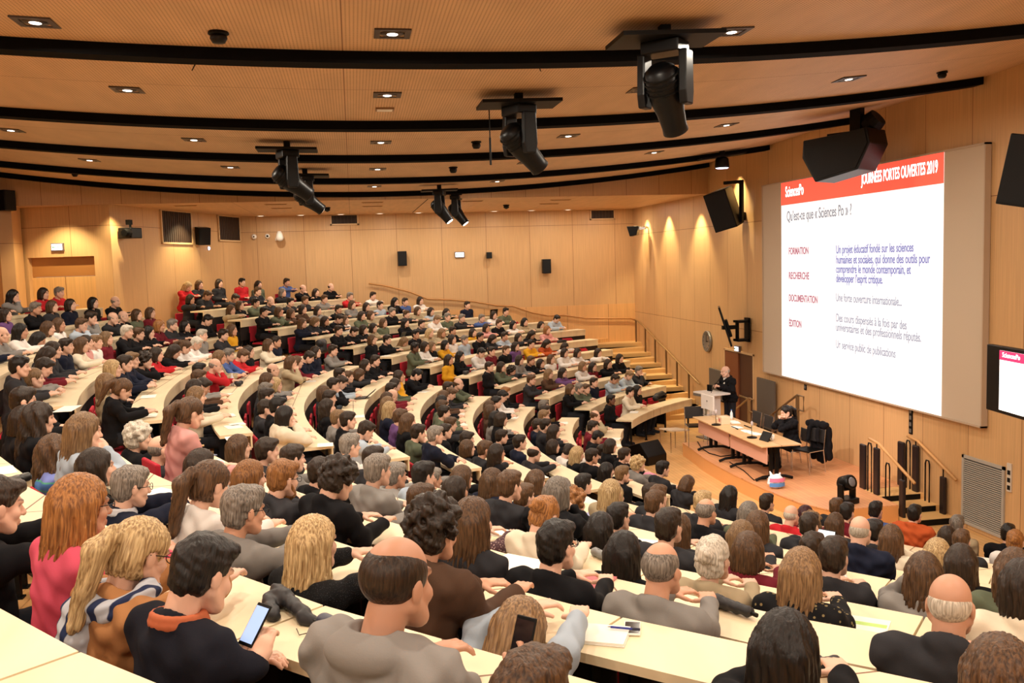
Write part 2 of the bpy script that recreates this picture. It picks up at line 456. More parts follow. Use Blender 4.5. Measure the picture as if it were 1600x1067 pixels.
def moving_head(px, py, plate_y, yaw, tilt, s, label, lit, psz=(1.0, 0.62)):
    """ceiling plate > yoke with two arms > barrel with lens"""
    P = on_ceiling(px, py)
    slope = math.atan(2 * 0.0076 * (P[0] - .65))
    t = empty('moving_head_spotlight', (P[0], P[1], P[2] - .13), 0, label, 'spotlight', 'moving head spotlights under the ceiling')
    MB().box((-psz[0] / 2, -psz[1] / 2, -.02), (psz[0] / 2, psz[1] / 2, .02), Matrix.Rotation(-slope, 4, 'Y')).box((-.05, -.05, 0), (.05, .05, .16)).build('mounting_plate', M_BLACK, t)
    Mz = Matrix.Rotation(yaw, 4, 'Z')
    y = MB().box((-.19 * s, -.14 * s, -.14 * s), (.19 * s, .14 * s, -.02), Mz)
    y.build('base', M_BLKPL, t, bev=.015)
    for sg in (-1, 1):
        MB().prism([(-.075, -.62), (.075, -.62), (.1, -.5), (.085, -.12), (-.085, -.12), (-.1, -.5)], .17, .25, Mz @ Matrix.Diagonal((sg, 1, 1, 1)) @ Matrix(((0, 0, s, 0), (s, 0, 0, 0), (0, s, 0, 0), (0, 0, 0, 1)))).build('yoke_arm', M_BLKPL, t, bev=.015)
    Mb = Mz @ Matrix.Translation((0, 0, -.48 * s)) @ Matrix.Rotation(tilt, 4, 'X')
    b = MB().lathe([(.09 * s, .26 * s), (.145 * s, .22 * s), (.165 * s, .08 * s), (.16 * s, -.08 * s), (.135 * s, -.2 * s), (.12 * s, -.36 * s), (.125 * s, -.42 * s), (.11 * s, -.43 * s)], 20, Mb).build('barrel', M_BLKPL, t, sm=True)
    for k in range(4):
        zz = (.17 - .05 * k) * s
        MB().lathe([(.166 * s, zz), (.172 * s, zz + .008), (.172 * s, zz - .008), (.166 * s, zz - .012)], 20, Mb).build('cooling_fin', M_BLACK, b)
    MB().lathe([(.1 * s, -.41 * s), (.09 * s, -.436 * s), (.04 * s, -.445 * s)], 18, Mb).build('lens', M_LENS if lit else mat('dark lens', '20242a', .08, spec=.9), b, sm=True)
    return t
moving_head(1038, 40, 0, -.75, .6, 1.02, 'largest black moving head spotlight under its ceiling plate, nearest the camera', False)
moving_head(810, 146, 0, -1.15, .8, 1.02, 'black moving head spotlight hanging mid ceiling beside a thin rod', False, (1.0, .6))
moving_head(448, 221, 0, -1.2, .95, 1.0, 'unlit black moving head left of mid ceiling, above another one', False, (.95, .5))
moving_head(476, 264, 0, -1.2, .95, .95, 'black moving head with a sliver of lit lens, left of mid ceiling', True, (.95, .5))
moving_head(686, 289, 0, -1.9, .65, .95, 'lit black spotlight on a plate, left one of the close pair', True, (.9, .4))
moving_head(712, 297, 0, -1.9, .65, .95, 'lit black spotlight, right one of the close pair', True, (.3, .3))
# round lamp by the screen wall
P = on_ceiling(1128, 236)
t = empty('round_spotlight', (P[0], P[1], P[2] - .14), 0, 'round lit lamp on a black plate beside the far end of the ceiling beams', 'spotlight')
MB().box((-.55, -.16, .0), (.55, .16, .04), Matrix.Rotation(-.14, 4, 'Y')).box((-.05, -.05, .02), (.05, .05, .16)).build('mounting_plate', M_BLACK, t)
MB().lathe([(.1, 0), (.15, -.04), (.17, -.2), (.165, -.25)], 20).build('housing', M_BLKPL, t, sm=True)
MB().lathe([(.15, -.25), (.13, -.262), (.05, -.27)], 20).build('lens', mat('cool lamp lens', 'ffffff', .3, emit='e9dcff', estr=4), t, sm=True)
# small devices
for (px, py, w_, h_, lab, m) in ((341, 50, .16, .1, 'round black detector on the front ceiling strip', M_BLKPL), (1472, 112, .13, .09, 'black detector on the ceiling above the screen', M_BLKPL),
      (744, 221, .15, .12, 'black detector on the third ceiling strip below the thin rod', M_BLKPL), (708, 261, .16, .12, 'black detector on the fourth ceiling strip', M_BLKPL),
      (117, 272, .12, .06, 'tiny dark detector on the last ceiling strip, left', M_BLKPL)):
    P = on_ceiling(px, py)
    t = empty('ceiling_detector', P, 0, lab, 'detector', 'ceiling detectors')
    MB().lathe([(w_ * .55, .01), (w_ * .6, -.02), (w_ * .45, -.03)], 16).build('mount_ring', M_BLACK, t)
    MB().lathe([(w_ * .45, -.02), (w_ * .5, -h_ * .6), (w_ * .35, -h_), (.01, -h_ * 1.05)], 16).build('sensor_head', m, t, sm=True)
P = on_ceiling(601, 170)
t = empty('ceiling_signal_lamp', P, 0, 'small pale rectangular plate behind a ceiling lamp, mid ceiling', 'plate')
MB().box((-.12, -.1, -.02), (.12, .1, .01)).build('frame', mat('pale plate frame', '8b6b4a', .5), t)
MB().box((-.1, -.08, -.026), (.1, .08, -.018)).build('cover', M_WHITE, t)
P = on_ceiling(764, 165)
tag(MB().tube([(P[0], P[1], P[2] + .02), (P[0], P[1], P[2] - .42)], .008).tube([(P[0], P[1], P[2] - .42), (P[0], P[1], P[2] - .78)], .014).build('hanging_rod', M_BLACK), 'thin black rod hanging from the ceiling beside a moving head', 'rod')
# access flap seams on the second strip
for n_, (px, py, dx) in enumerate(((303, 104, .13), (843, 106, -.14))):
    P = on_ceiling(px, py)
    tag(MB().box((-.006, -.2, -.004), (.006, .2, .002), Matrix.Translation((P[0], P[1], P[2])) @ Matrix.Rotation(dx * 2, 4, 'Z')).build('trim_%d' % (20 + n_), M_DARK), kind='structure')
# line of grille slots and dots in the lower ceiling
SOFF = [(431, 319), (440, 325), (582, 316), (582, 322), (738, 314), (858, 318), (876, 312), (290, 321)]
for i, (px, py) in enumerate(SOFF):
    P = atz(px, py, SOFFIT)
    t = empty('ceiling_slot', P, 0, None, 'air slot', 'air slots of the lower ceiling')
    t['label'] = 'thin dark air slot in the lower ceiling, ' + ('left end', 'left of the flap seam, rear', 'middle, front', 'middle, rear', 'right of the spot pair', 'right side, rear', 'right side, front', 'above the left vent')[i]
    MB().box((-.3, -.06, -.012), (.3, .06, .004)).build('frame', mat('slot frame', 'b98a58', .5), t)
    MB().box((-.27, -.035, -.016), (.27, .035, -.01)).build('opening', M_DARK, t)
for i, x in enumerate((-2.9, -1.6, -.3, 1.0, 2.3, 3.6, 4.9, 6.2, 7.5)):
    t = empty('wall_washer', (x, 31.75, SOFFIT), 0, '%s from left of the small pale lamps along the back edge of ceiling' % ('first second third fourth fifth sixth seventh eighth ninth'.split()[i]), 'ceiling light', 'small lamps along the back wall')
    MB().lathe([(.16, .002), (.16, -.01), (.12, -.012)], 16).build('ring', M_WHITE, t)
    MB().lathe([(.12, -.008), (.08, -.016), (.02, -.017)], 16).build('diffuser', mat('washer glow', 'fff0dd', .4, emit='ffe9cc', estr=1.6), t)
for i, (px, py) in enumerate(((511, 324), (791, 320))):
    P = atz(px, py, SOFFIT)
    t = empty('ceiling_detector', P, 0, ('black dome detector in the lower ceiling above the left vent slot', 'black dome detector in the lower ceiling right of the spot pair')[i], 'detector', 'ceiling detectors')
    MB().lathe([(.1, .0), (.1, -.03), (.06, -.035)], 12).build('mount_ring', M_BLACK, t)
    MB().lathe([(.08, -.02), (.09, -.09), (.02, -.13)], 12).build('sensor_head', M_BLKPL, t)
P = atz(656, 322, SOFFIT)
tag(MB().box((P[0] - .01, 25.2, SOFFIT - .004), (P[0] + .01, 31.6, SOFFIT + .01)).build('trim_22', M_DARK), kind='structure')

# ================================================================ things on the back and left walls
def wallbox(name, cat, label, P, axis, w_, h_, d_, m=M_BLKPL, tilt=0.0, grille=True, group=None):
    """a loudspeaker like box standing off a wall; axis: direction it faces in plan, degrees"""
    t = empty(name, P, math.radians(axis), label, cat, group)           # local -Y is the face
    MT = Matrix.Rotation(tilt, 4, 'X')
    MB().box((-w_ / 2, -d_, -h_ / 2), (w_ / 2, 0, h_ / 2), Matrix.Translation((0, -.08, 0)) @ MT).build('cabinet', m, t, bev=.012)
    if grille: MB().box((-w_ * .44, -d_ - .012, -h_ * .46), (w_ * .44, -d_ + .002, h_ * .46), Matrix.Translation((0, -.08, 0)) @ MT).build('grille', mat('speaker grille', '0d0d0f', .9), t)
    MB().box((-.04, -.1, -.05), (.04, .02, .05)).build('wall_bracket', M_BLACK, t)
    return t
P = aty(628, 404, WY); wallbox('wall_speaker', 'speaker', 'tall black speaker on the back wall, left of the exit sign', P, 0, .3, .5, .22, group='black speakers on the back wall')
P = aty(852, 416, WY); wallbox('wall_speaker', 'speaker', 'tall black speaker on the back wall, right of the small square one', P, 0, .3, .5, .22, group='black speakers on the back wall')
P = aty(763, 399, WY); wallbox('wall_speaker', 'speaker', 'small square black device on the back wall, right of the exit sign', P, 0, .19, .22, .2)
def on_angled(px, py):
    p, q = Vector((-6.02, 25.1, 0)), Vector((-3.63, 32.2, 0)); d = q - p; n = Vector((-d.y, d.x, 0)).normalized()
    r = Vector(rays((px, py)).tolist()); t = (p - Vector(EYE.tolist())).dot(n) / r.dot(n); return r * t + Vector(EYE.tolist())
AANG = math.degrees(math.atan2(7.1, 2.39))
def exit_sign(P, rz, label, w_=.34, h_=.2):
    t = empty('exit_sign', P, rz, label, 'exit sign', 'lit exit signs')
    MB().box((-w_ / 2, -.06, -h_ / 2), (w_ / 2, 0, h_ / 2)).build('housing', mat('sign housing', '6f6a72', .4), t, bev=.006)
    MB().box((-w_ / 2 + .025, -.066, -h_ / 2 + .025), (w_ / 2 - .025, -.058, h_ / 2 - .025)).build('lit_panel', M_GLOW, t)
    a = MB(); y0, y1 = -.07, -.064
    RY = Matrix.Rotation(math.pi / 2, 4, 'X')
    a.box((-.10, y0, -.012), (-.03, y1, .012)); a.prism([(-.1, -.035), (-.1, .035), (-.135, 0)], 0.064, 0.07, RY)
    a.box((.03, y0, -.03), (.05, y1, .02)); a.box((.05, y0, -.005), (.085, y1, .01)); a.box((.03, y0, .025), (.05, y1, .045)); a.box((.05, y0, -.04), (.07, y1, -.02))
    a.build('pictogram', M_GREEN, t)
    return t
exit_sign(aty(718, 398, WY), 0, 'lit white exit sign on the back wall between black devices')
Pd = DWM @ on_doorwall(91, 386); exit_sign(Pd, DWA, 'lit exit sign on the wall above the double door')
P = on_angled(205, 361); exit_sign(P - Vector((0, 0, 0)), math.radians(-60), 'bright lit sign beside the black video camera on the angled wall', .3, .2)
P = on_angled(325, 388)
t = empty('indicator_lamp', P, math.radians(AANG), 'tiny glowing round lamp under the angled wall speaker', 'lamp')
MB().lathe([(.07, 0), (.075, .02), (.06, .03)], 14, Matrix.Rotation(math.pi / 2, 4, 'X')).build('ring', M_WHITE, t)
MB().lathe([(.06, .02), (.05, .045), (.01, .05)], 14, Matrix.Rotation(math.pi / 2, 4, 'X')).build('glow', mat('violet glow', 'ffffff', .4, emit='d9ccff', estr=4), t)
# video camera on bracket
P = on_angled(190, 364)
t = empty('video_camera', P + Vector((.25, -.12, 0)), math.radians(-25), 'black video camera on a bracket beside a lit sign on the left wall', 'camera')
MB().box((-.2, -.24, -.15), (.2, .2, .12)).build('body', M_BLKPL, t, bev=.02)
MB().lathe([(.1, 0), (.11, .12), (.09, .2)], 16, Matrix.Translation((.12, -.22, -.02)) @ Matrix.Rotation(math.pi / 2, 4, 'X')).build('lens_barrel', M_BLACK, t)
MB().tube([(0, 0, .1), (0, 0, .3)], .03).box((-.09, -.06, .2), (.03, .06, .33)).build('bracket', M_BLACK, t)
MB().box((-.02, .1, -.05), (.04, .4, .05)).build('wall_arm', M_BLACK, t)
# vents
def vent(P, rz, w_, h_, label, m):
    t = empty('wall_vent', P, rz, label, 'vent', 'dark vents high on the walls')
    MB().box((-w_ / 2, -.03, -h_ / 2), (-w_ / 2 + .05, .02, h_ / 2)).box((w_ / 2 - .05, -.03, -h_ / 2), (w_ / 2, .02, h_ / 2)).box((-w_ / 2, -.03, h_ / 2 - .05), (w_ / 2, .02, h_ / 2)).box((-w_ / 2, -.03, -h_ / 2), (w_ / 2, .02, -h_ / 2 + .05)).build('frame', M_EDGE, t)
    MB().box((-w_ / 2 + .05, -.012, -h_ / 2 + .05), (w_ / 2 - .05, .01, h_ / 2 - .05)).build('backing', m, t)
    sl = MB(); n = max(3, int(w_ / .12))
    for i in range(n):
        x = -w_ / 2 + .05 + (w_ - .1) * (i + .5) / n; sl.box((x - .012, -.024, -h_ / 2 + .05), (x + .012, -.01, h_ / 2 - .05))
    sl.build('slats', mat('vent slats', '3a2616', .6), t)
M_VENT = mat('vent dark', '2a1a10', .7)
P = aty(538, 343, WY); vent((P[0], WY - .02, P[2]), 0, .95, .38, 'dark rectangular vent on the back wall, left of the middle', M_VENT)
P = aty(941, 335, WY); vent((P[0], WY - .02, P[2]), 0, .92, .38, 'dark rectangular vent on the back wall near the right corner', M_VENT)
P = on_angled(275, 355); vent(P + Vector((.02, 0, 0)), math.radians(AANG - 180 + 180), 1.75, .98, 'large dark vent on the angled left wall, left one', M_VENT)
P = on_angled(357, 357); vent(P + Vector((.02, 0, 0)), math.radians(AANG), 1.55, .85, 'dark vent on the angled left wall beside the corner', M_VENT)
P = on_angled(311, 368); wallbox('wall_speaker', 'speaker', 'black tilted speaker between two dark vents on the angled wall', P, 35, .38, .52, .3, tilt=.15)
# three white devices at the left end of the back wall
P = aty(397, 370, WY)
t = empty('white_sensor', P, 0, 'small white round sensor at the left end of the back wall', 'sensor')
MB().lathe([(.08, 0), (.09, .05), (.05, .1), (.01, .11)], 14, Matrix.Rotation(math.pi / 2, 4, 'X')).build('body', M_WHITE, t, sm=True); MB().lathe([(.03, .1), (.02, .12)], 10, Matrix.Rotation(math.pi / 2, 4, 'X')).build('lens', M_BLACK, t)
P = aty(418, 369, WY)
t = empty('white_sensor', P, 0, 'small white ring sensor between two white devices on the back wall', 'sensor')
MB().lathe([(.07, 0), (.08, .04), (.05, .06)], 14, Matrix.Rotation(math.pi / 2, 4, 'X')).build('ring', M_WHITE, t, sm=True); MB().lathe([(.045, .05), (.02, .08)], 10, Matrix.Rotation(math.pi / 2, 4, 'X')).build('lens', M_BLACK, t)
P = aty(438, 371, WY)
t = empty('dome_camera', P, 0, 'white dome camera on an arm at the left of the back wall', 'camera')
MB().lathe([(.05, .2), (.1, .1), (.13, -.02), (.1, -.1), (.03, -.14)], 16, Matrix.Translation((0, -.3, 0))).build('dome', M_WHITE, t, sm=True); MB().tube([(0, 0, -.06), (0, -.16, -.06), (-.06, -.3, -.02)], .035).build('arm', M_WHITE, t); MB().box((-.16, -.05, -.1), (-.02, 0, -.02)).build('wall_plate', M_WHITE, t)
# loudspeaker at the left edge
P = atd(-2, 314, 23.0)
wallbox('wall_speaker', 'speaker', 'black speaker cut by the left edge of the photo', (P[0], P[1], P[2]), 60, .34, .5, .3)
P = DWM @ on_doorwall(30, 436)
t = empty('fire_notice', P + Vector((0, -.06, 0)), DWA, 'tall pale notice with a red head on the pilaster beside the double door', 'notice')
MB().box((-.12, -.02, -.5), (.12, 0, .28)).build('board', mat('notice board', 'e0c9a8', .6), t); MB().box((-.1, -.026, .06), (.1, -.018, .26)).build('red_head', mat('notice red', 'b5523a', .6), t)

# curved handrail along the back wall
P3 = [aty(px, py, WY) for px, py in ((576, 443), (600, 446), (640, 456), (668, 467), (700, 468), (740, 471), (775, 477), (800, 478), (830, 488), (856, 493), (880, 492), (915, 497), (955, 497), (984, 497), (993, 500))]
pts = [(p[0], WY - .09, p[2]) for p in P3]
t = empty('back_wall_handrail', pts[0], 0, 'curved wooden handrail running down along the back wall', 'handrail')
base = Vector(pts[0])
MB().tube([Vector(p) - base for p in pts], .028).build('rail', mat('rail oak', 'b9854c', .4), t, sm=True)
for i in (1, 4, 6, 8, 10, 12):
    p = Vector(pts[i]) - base; MB().tube([p, p + Vector((0, .03, -.05)), p + Vector((0, .09, -.05))], .01).build('bracket', M_EDGE, t)
# dado panel line under it
P = aty(940, 473, WY)
struct('baseboard_back', MB().box((2.4, WY - .015, 0), (WX, WY, 3.05)), wood('dado panels', 'dcaa70', 'd5a266', 'X', 'Z', 1.5, 8))

# rail beside the far stairs: posts and a sloping rail
t = empty('stair_handrail', (9.86, 31.7, 1.6), 0, 'sloping metal handrail with dark posts beside the far wall stairs', 'handrail')
top = [aty(995, 499, 31.7), aty(1009, 512, 30.64), aty(1025, 529, 29.6), aty(1042, 546, 28.5), aty(1059, 564, 27.5), aty(1077, 583, 26.47), aty(1094, 600, 25.6)]
tp = [Vector((9.87, p[1], p[2])) for p in top]; b0 = Vector((9.86, 31.7, 1.6))
MB().tube([p - b0 for p in tp], .022).build('rail', mat('handrail bronze', 'a98a5c', .35, .4), t, sm=True)
for p in tp[:-1]:
    zf = max(0, .13 * math.ceil((p.y - 25.25) / .515))
    MB().box((p.x - .02 - b0.x, p.y - .035 - b0.y, zf - b0.z), (p.x + .02 - b0.x, p.y + .035 - b0.y, p.z - b0.z)).build('post', mat('post bronze', '6d5334', .4, .3), t)

# ================================================================ the screen wall
# projection screen, x = WX
sTL, sTR, sBR, sBL = [atx(*p, WX - .1) for p in ((1192, 291.5), (1539.5, 226), (1533, 666), (1193.5, 579))]
sy0, sy1 = (sTR[1] + sBR[1]) / 2, (sTL[1] + sBL[1]) / 2
sz0, sz1 = (sBL[2] + sBR[2]) / 2, (sTL[2] + sTR[2]) / 2
scr = empty('projection_screen', (WX - .1, (sy0 + sy1) / 2, sz0), 0, 'very large white projection screen showing a slide on the right wall', 'screen')
SW, SH = sy1 - sy0, sz1 - sz0
MB().box((-.0, -SW / 2, 0), (.03, SW / 2, SH)).build('screen_cloth', M_SCREENC, scr)
MB().box((-.02, -SW / 2 - .03, -.03), (.09, SW / 2 + .03, 0)).box((-.02, -SW / 2 - .03, SH), (.09, SW / 2 + .03, SH + .03)).box((-.02, -SW / 2 - .03, -.03), (.09, -SW / 2, SH + .03)).box((-.02, SW / 2, -.03), (.09, SW / 2 + .03, SH + .03)).build('frame', mat('screen frame', 'b9a58f', .5), scr)
lTL, lBR = atx(1221, 287, WX - .1), atx(1471, 650, WX - .1)
ly1, ly0 = lTL[1] - (sy0 + sy1) / 2, lBR[1] - (sy0 + sy1) / 2        # local y, left edge is the far one
M_SLIDE = mat('projected white', 'e8e4e0', .9, emit='ffffff', estr=.92)
M_SRED = mat('projected red', 'f0705e', .9, emit='f4513f', estr=1.0)
HH = SH * .115
pj = MB().box((-.006, ly0, 0), (-.001, ly1, SH)).build('projected_slide', M_SLIDE, scr)
hd = MB().box((-.010, ly0, SH - HH), (-.005, ly1, SH)).build('slide_header', M_SRED, pj)
LW = ly1 - ly0
# text on the slide: u from the far (left) edge, v up from the bottom
Mbase = Matrix(((0, 0, -1, -.012), (-1, 0, 0, 0), (0, 1, 0, 0), (0, 0, 0, 1)))
def stext(body, u, v, size, m, width=None, align='LEFT', bold=0.005):
    M = Matrix.Translation((0, ly1 - u * LW, v * SH)) @ Mbase
    return text_mesh(body, size, m, M, pj, align=align, width=width, bold=bold)
M_TW = mat('projected lettering white', 'ffffff', .9, spec=0, emit='ffffff', estr=1.7)
M_TG = mat('projected lettering grey', '141414', .9, emit='a8a3a6', estr=0.95, spec=0)
M_TP = mat('projected lettering rose', '141414', .9, emit='cf8b95', estr=0.95, spec=0)
M_TB = mat('projected lettering blue', '141414', .9, emit='9f9ccc', estr=0.95, spec=0)
M_TL = mat('projected lettering pale', '141414', .9, emit='c4c0ca', estr=0.95, spec=0)
stext('SciencesPo', .037, .926, .34, M_TW, width=.143 * LW, bold=.004)
stext('JOURNÉES PORTES OUVERTES 2019', .575, .929, .30, M_TW, width=.40 * LW, bold=.004)
stext('Qu\u2019est-ce que « Sciences Po » ?', .047, .803, .32, M_TG, width=.466 * LW)
for tx, v, w_ in (('FORMATION', .633, .155), ('RECHERCHE', .509, .16), ('DOCUMENTATION', .395, .222), ('ÉDITION', .266, .10)):
    stext(tx, .062, v, .22, M_TP, bold=.006, width=w_ * LW)
for tx, v, w_, m in (('Un projet éducatif fondé sur les sciences', .632, .447, M_TB), ('humaines et sociales, qui donne des outils pour', .586, .528, M_TB),
    ('comprendre le monde contemporain, et', .543, .435, M_TB), ('développer l\u2019esprit critique.', .50, .286, M_TB), ('Une forte ouverture internationale...', .412, .39, M_TL),
    ('Des cours dispensés à la fois par des', .318, .415, M_TL), ('universitaires et des professionnels réputés.', .275, .489, M_TL), ('Un service public de publications', .195, .358, M_TL)):
    stext(tx, .414, v, .24, m, width=w_ * LW)

# side screen (television) at the right edge
Pc = atx(1545, 590, WX - .35)
t = empty('television', (WX - .5, 12.0, 0), 0, 'black television showing the slide at the right edge of the photo', 'television')
a_, b_ = atd(1541, 590, 12.3), atd(1640, 590, 10.9)
t.location = tuple(a_); dv = Vector((b_ - a_).tolist()); dv.z = 0
t.rotation_euler = (0, 0, math.atan2(dv.y, dv.x)); TL_ = 1.9
zt, zb = atd(1541, 537, 12.3)[2] - a_[2], atd(1541, 640, 12.3)[2] - a_[2]
MB().box((0, 0, zb), (TL_, .09, zt)).build('casing', M_BLKPL, t, bev=.012)
sc_ = MB().box((.33, -.008, zb + .05), (TL_ - .1, -.002, zt - .05)).build('lit_screen', mat('tv picture', 'ffffff', .6, emit='ffffff', estr=1.5), t)
MB().box((.33, -.012, zt - .17), (TL_ - .1, -.007, zt - .05)).build('picture_header', mat('tv header', 'd6336a', .6, emit='d6336a', estr=.9), sc_)
text_mesh('SciencesPo', .09, M_TW, Matrix.Translation((.4, -.014, zt - .13)) @ Matrix.Rotation(math.pi / 2, 4, 'X'), sc_)
MB().box((.7, .09, -.1), (.95, .7, .1)).build('wall_arm', M_BLACK, t)

# big black line loudspeaker hanging over the screen
P = atd(1318, 226, 16.9)
t = empty('hanging_loudspeaker', P, math.radians(-58), 'large black loudspeaker hanging over the screen top edge', 'speaker')
prof = [(-.62, .12), (.1, .16), (.62, .22), (.68, -.05), (.45, -.5), (-.38, -.66), (-.64, -.2)]
MB().prism([(x, y) for x, y in prof], -.34, .34, Matrix.Rotation(math.pi / 2, 4, 'X')).build('cabinet', M_BLKPL, t, bev=.02)
MB().prism([(x * .93, y * .93) for x, y in prof], .345, .36, Matrix.Rotation(math.pi / 2, 4, 'X')).build('grille', mat('speaker grille', '0d0d0f', .9), t)
MB().box((.16, -.08, .15), (.36, .08, .75)).box((-.3, -.05, .14), (.5, .05, .22)).build('hanger', M_BLACK, t)
MB().lathe([(.18, -.12), (.2, 0), (.17, .14)], 16, Matrix.Translation((.5, .1, .34)) @ Matrix.Rotation(.9, 4, 'Y')).build('side_lamp', M_BLACK, t)
# monitor loudspeaker on bracket left of the screen
P = atx(1133, 326, WX - .55)
t = empty('wall_speaker', P, math.radians(-52), 'black tilted loudspeaker on a bracket left of the screen', 'speaker')
MT = Matrix.Rotation(-.22, 4, 'Y') @ Matrix.Rotation(.25, 4, 'X')
MB().prism([(-.32, -.3), (.32, -.3), (.24, .28), (-.24, .28)], -.5, .5, MT).build('cabinet', M_BLKPL, t, bev=.015)
MB().box((-.3, -.32, -.47), (.3, -.298, .47), MT).build('grille', mat('speaker grille', '0d0d0f', .9), t)
MB().box((-.1, .1, .62), (.42, .2, .7)).box((.34, .1, -.35), (.42, .2, .7)).box((.1, .3, -.3), (.36, .5, -.1)).build('bracket', M_BLACK, t)
# spotlight and camera near the far corner
P = atx(990, 360, WX - .5)
t = empty('wall_spotlight', P, math.radians(-30), 'black spotlight with a shiny arm high in the far corner', 'spotlight')
MB().prism([(-.2, .14), (.2, .14), (.14, -.16), (-.1, -.2)], -.18, .18, Matrix.Rotation(math.pi / 2, 4, 'X')).build('head', M_BLKPL, t, bev=.015)
MB().tube([(.1, .0, .05), (.35, .12, .1), (.52, .2, .08)], .035).build('arm', M_CHROME, t); MB().box((.1, -.08, .02), (.42, .06, .1)).build('bracket', M_CHROME, t)
# wall clock
P = atx(1107, 533, WX)
t = empty('wall_clock', (WX, P[1], P[2]), 0, 'round white wall clock left of the stage door', 'clock')
MR = Matrix.Rotation(-math.pi / 2, 4, 'Y')
MB().lathe([(.3, 0), (.31, .06), (.29, .08), (.27, .07)], 32, MR).build('case', M_GREYM, t, sm=True); MB().lathe([(.275, .05), (.2, .066), (.01, .066)], 32, MR).build('dial', M_WHITE, t)
hnd = MB().box((-.075, -.008, -.02), (-.07, .008, .2)).box((-.075, -.14, -.012), (-.07, .01, .012)); 
for k in range(12):
    a = k * math.pi / 6; hnd.box((-.074, -.006, .2), (-.069, .006, .24), Matrix.Rotation(a, 4, 'X'))
hnd.build('hands_and_marks', M_BLACK, t)
# television seen from behind on its wall arm
P = atx(1126, 512, WX - .75)
t = empty('television_on_arm', P, 0, 'black television seen edge-on, tilted on a wall arm over the stage door', 'television')
Mt = Matrix.Translation((.12, 0, .04)) @ Matrix.Rotation(math.radians(68), 4, 'Z') @ Matrix.Rotation(-.30, 4, 'X')
MB().box((-.42, -.025, -.52), (.42, .025, .52), Mt).build('panel', M_BLKPL, t, bev=.01)
MB().box((-.2, -.10, -.3), (.2, -.02, .15), Mt).build('back_box', M_BLACK, t, bev=.02)
MB().box((.05, -.06, -.05), (.4, .06, .05)).box((.36, -.25, .12), (.68, .05, .18)).box((.36, -.25, -.36), (.68, .05, -.3)).box((.42, -.05, -.33), (.48, .05, .15)).box((.64, -.25, -.38), (.7, .0, .24)).build('wall_arm', M_BLACK, t)
# door beside the stage
t = empty('door_2', (WX, 23.05, 0), 0); t['kind'] = 'structure'
MB().box((.02, -.9, 0), (.06, .9, 2.1)).build('dark_recess', M_DOORD, t)
MB().box((-.02, .02, 0.0), (.03, .9, 2.08)).build('door_leaf', mat('open door leaf', '7a4424', .5), t)
MB().box((-.05, -.82, .95), (-.02, -.1, 1.0)).box((-.03, -.8, .93), (.02, -.74, 1.02)).build('push_bar', M_CHROME, t)
MB().box((-.03, -.95, 0), (.02, -.9, 2.14)).box((-.03, .9, 0), (.02, .95, 2.14)).box((-.03, -.95, 2.1), (.02, .95, 2.15)).build('door_frame', M_EDGE, t)
P = atx(1155, 546, WX); exit_sign((WX - .02, P[1], P[2] + .02), math.radians(-90), 'glowing lamp sign over the dark stage door', .3, .16)
# two grey panels leaning by the stage door
for (pc, w_, h_, lab) in (((1120, 601), 1.0, .85, 'dark grey board behind the lectern, left of the stage door'), ((1197, 632), .95, 1.25, 'dark grey board right of the stage door behind the rail')):
    P = atx(*pc, WX - .1)
    t = empty('acoustic_board', P, 0, lab, 'board'); MB().box((-.03, -w_ / 2, -h_ / 2), (.03, w_ / 2, h_ / 2)).build('panel', mat('grey board', '5d554c', .7), t, bev=.008); MB().box((-.04, -w_ / 2, -h_ / 2 - .0), (.05, w_ / 2, -h_ / 2 + .04)).build('bottom_edge', M_BLACK, t)
# rails at the stage door steps
for (p0, p1, lab, mm) in (((1170, 622), (1140, 640), 'pale handrail beside the stage door steps', mat('handrail bronze', 'a98a5c', .35, .4)), ((1246, 617), (1224, 636), 'brown handrail at the far end of the stage', mat('post bronze', '6d5334', .4, .3))):
    A = atx(*p0, WX - .5); B = atx(*p1, WX - .5)
    t = empty('stage_handrail', (A[0], A[1], .3), 0, lab, 'handrail')
    v = Vector((B - A).tolist()); h = A[2] - .3
    v = Vector((0, 1.5, -.75))
    MB().tube([(0, 0, h), v + Vector((0, 0, h))], .025).build('rail', mm, t)
    MB().box((-.03, -.03, 0), (.03, .03, h)).build('post', mm, t); MB().box((-.03, 1.2, -.3), (.03, 1.26, h - .62)).build('post', mm, t)
    MB().tube([(0, -.0, h), (0, -.28, h), (0, -.28, h - .32), (0, -.02, h - .32)], .02).build('end_loop', mm, t)
# steel grille
g = [atx(*p, WX) for p in ((1506, 711), (1574, 729), (1567, 840), (1503, 812))]
gy1, gy0 = (g[0][1] + g[3][1]) / 2, (g[1][1] + g[2][1]) / 2; gz0, gz1 = .08, (g[0][2] + g[1][2]) / 2
t = empty('steel_grille', (WX, (gy0 + gy1) / 2, gz0), 0, 'tall grey steel louvre grille low on the wall right of the stage steps', 'grille')
gw, gh = gy1 - gy0, gz1 - gz0
MB().box((-.03, -gw / 2, 0), (.01, -gw / 2 + .05, gh)).box((-.03, gw / 2 - .05, 0), (.01, gw / 2, gh)).box((-.03, -gw / 2, 0), (.01, gw / 2, .05)).box((-.03, -gw / 2, gh - .05), (.01, gw / 2, gh)).build('frame', mat('grille steel', 'aaa69e', .45), t)
MB().box((-.004, -gw / 2 + .04, .04), (.006, gw / 2 - .04, gh - .04)).build('backing', mat('grille dark', '4a4844', .6), t)
sl = MB(); n = 30
for i in range(n):
    z = .06 + (gh - .12) * i / n
    sl.box((-.024, -gw / 2 + .05, z), (-.004, gw / 2 - .05, z + (gh - .12) / n * .5))
sl.build('louvres', mat('grille steel', 'aaa69e', .45), t)
